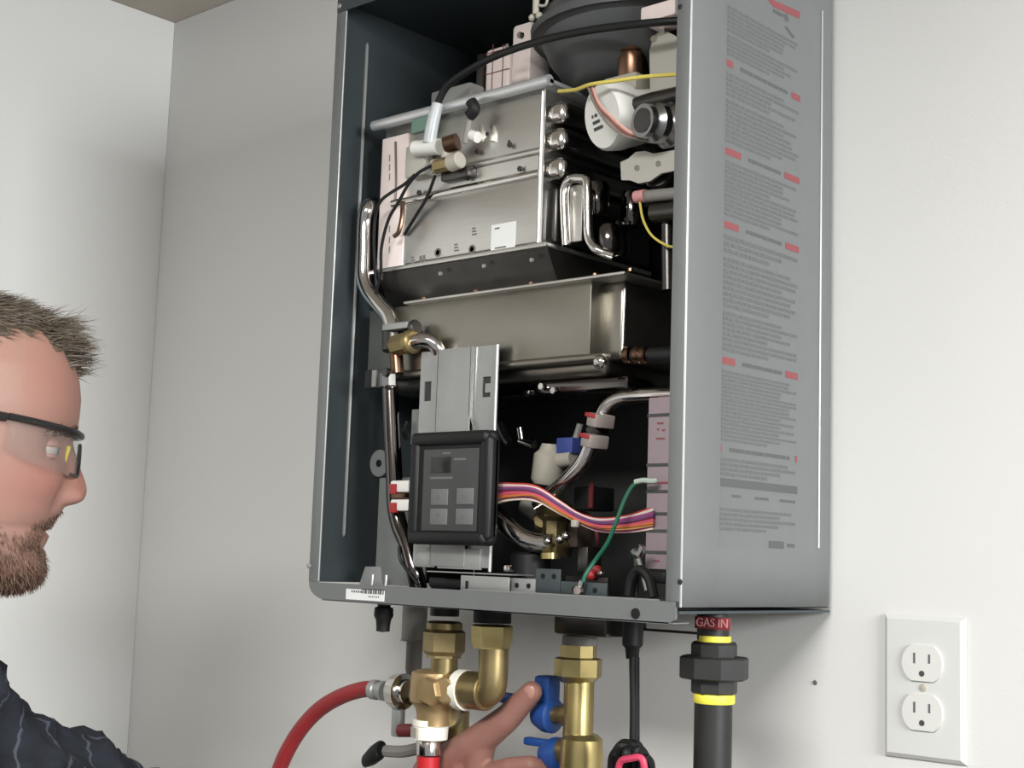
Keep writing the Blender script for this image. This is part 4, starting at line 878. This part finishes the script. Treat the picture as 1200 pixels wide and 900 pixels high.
# hair, beard, brows: thin tapered strands
def strands(roots, nr, dirs, lens, width, seed, droop=.25, jit=.35):
    R = np.random.default_rng(seed); n = len(roots); segs = 3
    d = dirs + R.normal(0, jit, (n, 3)); d /= np.linalg.norm(d, axis=1)[:, None]
    side = np.cross(d, R.normal(0, 1, (n, 3))); side /= np.linalg.norm(side, axis=1)[:, None]
    pts = []; p_ = roots - nr * .001
    for s_ in range(segs + 1):
        w = width * (1 - s_ / segs) + .00006
        pts.append(p_ - side * w[:, None] if hasattr(w, '__len__') else p_ - side * w); pts.append(p_ + side * w)
        d = d + np.array([0, 0, -droop]) / segs - nr * .12; d /= np.linalg.norm(d, axis=1)[:, None]
        p_ = p_ + d * (lens / segs)[:, None]
    V_ = np.stack(pts, 1).reshape(-1, 3); k = 2 * (segs + 1)
    f = []; b_ = np.arange(n) * k
    for s_ in range(segs): f.append(np.stack([b_ + 2 * s_, b_ + 2 * s_ + 1, b_ + 2 * s_ + 3, b_ + 2 * s_ + 2], 1))
    F_ = np.stack(f, 1).reshape(-1, 4)
    me = bpy.data.meshes.new('strands'); me.from_pydata(V_.tolist(), [], F_.tolist()); return me
Rg = np.random.default_rng(3)
def pick(mask, n):
    idx = np.flatnonzero(mask); return Rg.choice(idx, n, replace=len(idx) < n)
HXa, HZa, HYa = np.array(HX), np.array(HZ), np.array(HY)
HAIRM = mat('brown_hair', (82, 72, 60), rough=.55, noise=.35, nscale=120)
BEARDM = mat('reddish_beard', (94, 70, 55), rough=.6, noise=.3, nscale=160)
i = pick(hair_m, 15000); nr = nrm[i]
fwd = HXa - nr * (nr @ HXa)[:, None]
frontness = np.clip((lx[i] - .02) / .07, 0, 1); top = np.clip((lz[i] - .06) / .05, 0, 1)
frontmid = np.clip((lx[i] - hp(70, 0)[0]) / .012, 0, 1)
dirs = nr * (.40 + .3 * frontmid)[:, None] + fwd * (.75 - .0 * frontmid)[:, None] + HZa * (.1 + .15 * frontmid)[:, None]
lens = .010 + .012 * top + .010 * frontness * top + .014 * frontmid * Rg.uniform(.3, 1.2, len(i))
add('hair', strands(co[i], nr, dirs, lens * Rg.uniform(.55, 1.0, len(i)), .00055, 5, .2, .15), HAIRM, 'short greyish brown hair swept up at the front', 'stuff')
i = pick(beard | must, 9000); nr = nrm[i]
add('beard', strands(co[i], nr, nr * .6 + HXa * .2 - HZa * .75, Rg.uniform(.004, .0085, len(i)) * np.where(must[i], .6, 1), .0005, 6, .3, .3), BEARDM, 'short reddish brown beard and moustache', 'stuff')
zbr = hp(0, 506)[1]
brow = (np.abs(np.abs(ly) - .03) < .02) & (np.abs(lz - zbr - .1 * (.03 - np.abs(ly)) ) < .004) & (lx > .04)
i = pick(brow, 500); nr = nrm[i]
add('eyebrows', strands(co[i], nr, nr * .5 + HZa * .3 + np.sign(ly[i])[:, None] * HYa * .8, Rg.uniform(.004, .008, len(i)), .0004, 8, .1, .25), BEARDM, None, 'stuff')
# clothes
bm = bmesh.new()
capsule(bm, SHC + RT * .115 + Vector((0, 0, -.025)), SHC - RT * .115 + Vector((0, 0, -.025)), .076, .076, 28)
capsule(bm, SHC + RT * .05 + Vector((0, 0, -.14)), SHC - RT * .05 + Vector((0, 0, -.14)), .145, .145, 28, .85, FW)
capsule(bm, SHC + Vector((0, 0, -.16)), HIP + Vector((0, 0, -.06)), .165, .175, 32, .8, FW)
capsule(bm, SHC + Vector((0, 0, .0)) - FW * .04, SHC + Vector((0, 0, -.06)), .064, .085, 28)
capsule(bm, SHC - FW * .066 + Vector((0, 0, .055)), SHC - FW * .05 + Vector((0, 0, -.05)), .060, .08, 28)
for sh, el, wr in ((SHR, ELR, WRR), (SHL, ELL, WRL)):
    cu_ = wr.lerp(el, .24); chain(bm, [sh, sh.lerp(el, .45), el, el.lerp(cu_, .4), cu_], [.078, .064, .058, .054, .040], seg=26)
jm = fuse(bm, .0045, 3, .5)
c2 = coords(jm); n2 = normals(jm)
def folds(P, seed, n=26, k0=45, k1=110):
    R = np.random.default_rng(seed); o_ = np.zeros(len(P))
    for _ in range(n):
        k = R.normal(0, 1, 3); k /= np.linalg.norm(k); fq = R.uniform(k0, k1)
        warp = .012 * np.sin(P @ R.normal(0, 22, 3) + R.uniform(0, 6))
        o_ += (1 - np.abs(np.sin((P @ k + warp) * fq + R.uniform(0, 6)))) ** 2 * R.uniform(.5, 1)
    return (o_ - o_.mean()) / o_.std()
fo = folds(c2, 12, 12, 34, 90)
c2 = c2 + n2 * (fo * .0044)[:, None]
jm.vertices.foreach_set('co', c2.astype(np.float32).ravel()); jm.update()
JK = mat('navy_jacket', (25, 28, 34), rough=.85, noise=.25, nscale=25, bump=.3, bscale=500, spec=.2)
jk = add('jacket', jm, JK, 'dark navy plaid jacket')
# thin pale plaid lines woven into the jacket cloth
nt = JK.node_tree; tc = nt.nodes.new('ShaderNodeTexCoord'); src = nt.nodes['Principled BSDF'].inputs['Base Color'].links[0].from_socket
mx = None
for rot in ((0, .6, .3), (.4, .2, 1.4)):
    mp = nt.nodes.new('ShaderNodeMapping'); mp.inputs['Rotation'].default_value = rot; nt.links.new(tc.outputs['Object'], mp.inputs[0])
    wv = nt.nodes.new('ShaderNodeTexWave'); wv.inputs['Scale'].default_value = 9.; wv.inputs['Distortion'].default_value = 1.2; wv.inputs['Detail Scale'].default_value = 6; nt.links.new(mp.outputs[0], wv.inputs[0])
    cr = nt.nodes.new('ShaderNodeValToRGB'); cr.color_ramp.elements[0].position = .985; cr.color_ramp.elements[1].position = 1.; nt.links.new(wv.outputs['Fac'], cr.inputs[0])
    mx = nt.nodes.new('ShaderNodeMix'); mx.data_type = 'RGBA'; nt.links.new(cr.outputs[0], mx.inputs[0]); nt.links.new(src, mx.inputs[6]); mx.inputs[7].default_value = lin((58, 61, 70))
    src = mx.outputs[2]
nt.links.new(src, nt.nodes['Principled BSDF'].inputs['Base Color'])
bm = bmesh.new()
capsule(bm, HIP + Vector((0, 0, .02)), HIP + Vector((0, 0, -.07)), .155, .165, 28, .8, FW)
for s_ in (1, -1):
    f_ = HIP + RT * (.1 * s_); chain(bm, [f_ + Vector((0, 0, -.08)), f_ + FW * .02 + Vector((0, 0, -.47)), Vector((f_.x, f_.y, FZ + .09))], [.1, .075, .066], seg=24)
tm = fuse(bm, .008, 3); c3 = coords(tm); c3 += normals(tm) * (folds(c3, 4, 8, 25, 60) * .003)[:, None]; tm.vertices.foreach_set('co', c3.astype(np.float32).ravel()); tm.update()
add('trousers', tm, mat('denim', (52, 60, 78), rough=.85, noise=.2, nscale=60), 'dark blue trousers')
for s_ in (1, -1):
    f_ = HIP + RT * (.1 * s_); f_ = Vector((f_.x, f_.y, FZ)); bm = bmesh.new()
    capsule(bm, f_ + Vector((0, 0, .05)) - FW * .04, f_ + FW * .13 + Vector((0, 0, .038)), .048, .036, 20); capsule(bm, f_ + Vector((0, 0, .05)) - FW * .02, f_ + Vector((0, 0, .11)), .048, .05, 20)
    sm_ = fuse(bm, .005, 2); c4 = coords(sm_); c4[:, 2] = np.maximum(c4[:, 2], FZ + .001); sm_.vertices.foreach_set('co', c4.astype(np.float32).ravel()); sm_.update()
    add('shoe', sm_, mat('black_leather', (34, 32, 31), rough=.45), 'black shoe')
# ------------------------------------------------------------------ safety glasses
gx, gz = hp(93.5, 514)
sgl = thing('safety_glasses', 'clear wraparound safety glasses with a black brow bar, worn by the man in profile', 'glasses', hw(gx - .03, 0, gz))
def gp_(th, dz, grow=0.):
    """wrap curve of the lens: th 0 at the nose, to +-1 at the temples"""
    a = th * math.radians(80); y = .070 * math.sin(a) / math.sin(math.radians(80)); x = gx + grow - .0 - .062 * (1 - math.cos(a)) / (1 - math.cos(math.radians(80)))
    return hw(x, y, gz + dz + .0085 * (abs(th) ** 1.6))
LENS = mat('clear_lens', (130, 135, 134), rough=.04, alpha=.09, spec=.4)
N_ = 40; ths = [-.97 + 1.94 * k / N_ for k in range(N_ + 1)]
def low(th): a = abs(th); return -.006 - .027 * min(1, a / .16) ** .8 + .010 * max(0, (a - .55) / .45) ** 2
lm_ = MB(); rows = []
for th in ths: rows.append([lm_.bm.verts.new(gp_(th, low(th) * f_, .0015 * math.sin(f_ * 3.1))) for f_ in (0, .25, .5, .75, 1)])
for a, b in zip(rows, rows[1:]):
    for k in range(4): lm_.bm.faces.new((a[k], b[k], b[k + 1], a[k + 1]))
lens_o = lm_.build('lens', LENS, sgl, 'clear wraparound lens'); sol = lens_o.modifiers.new('thickness', 'SOLIDIFY'); sol.thickness = .0016
GB = mat('glasses_black', (26, 26, 26), rough=.35)
MB().tube([gp_(th, .001, .0012) for th in ths], .0026, 8).build('brow_bar', GB, sgl)
MB().tube([gp_(th, low(th) + .0004, .0006) for th in ths if abs(th) < .36], .0015, 7).build('nose_rim', GB, sgl)
for s_ in (1, -1):
    e0 = gp_(.97 * s_, .0)
    MB().tube([e0, hw(gx - .085, s_ * .076, gz + .0105), hw(gx - .115, s_ * .079, gz + .012), hw(gx - .125, s_ * .08, gz + .008), hw(gx - .135, s_ * .08, gz)], [.0034, .0036, .003, .0026, .0022], 8).build('temple_arm', GB, sgl)
    MB().box(-.0045, .0045, -.0014, .0014, -.0075, .0075, .001, M=Matrix.Translation(hw(gx - .013, s_ * .0125, gz - .014)) @ Euler((0, .25, math.atan2(HX.y, HX.x) + .35 * s_)).to_matrix().to_4x4()).build('nose_pad', mat('yellow_pad', (206, 192, 60), rough=.4), sgl, 'yellow nose pad')
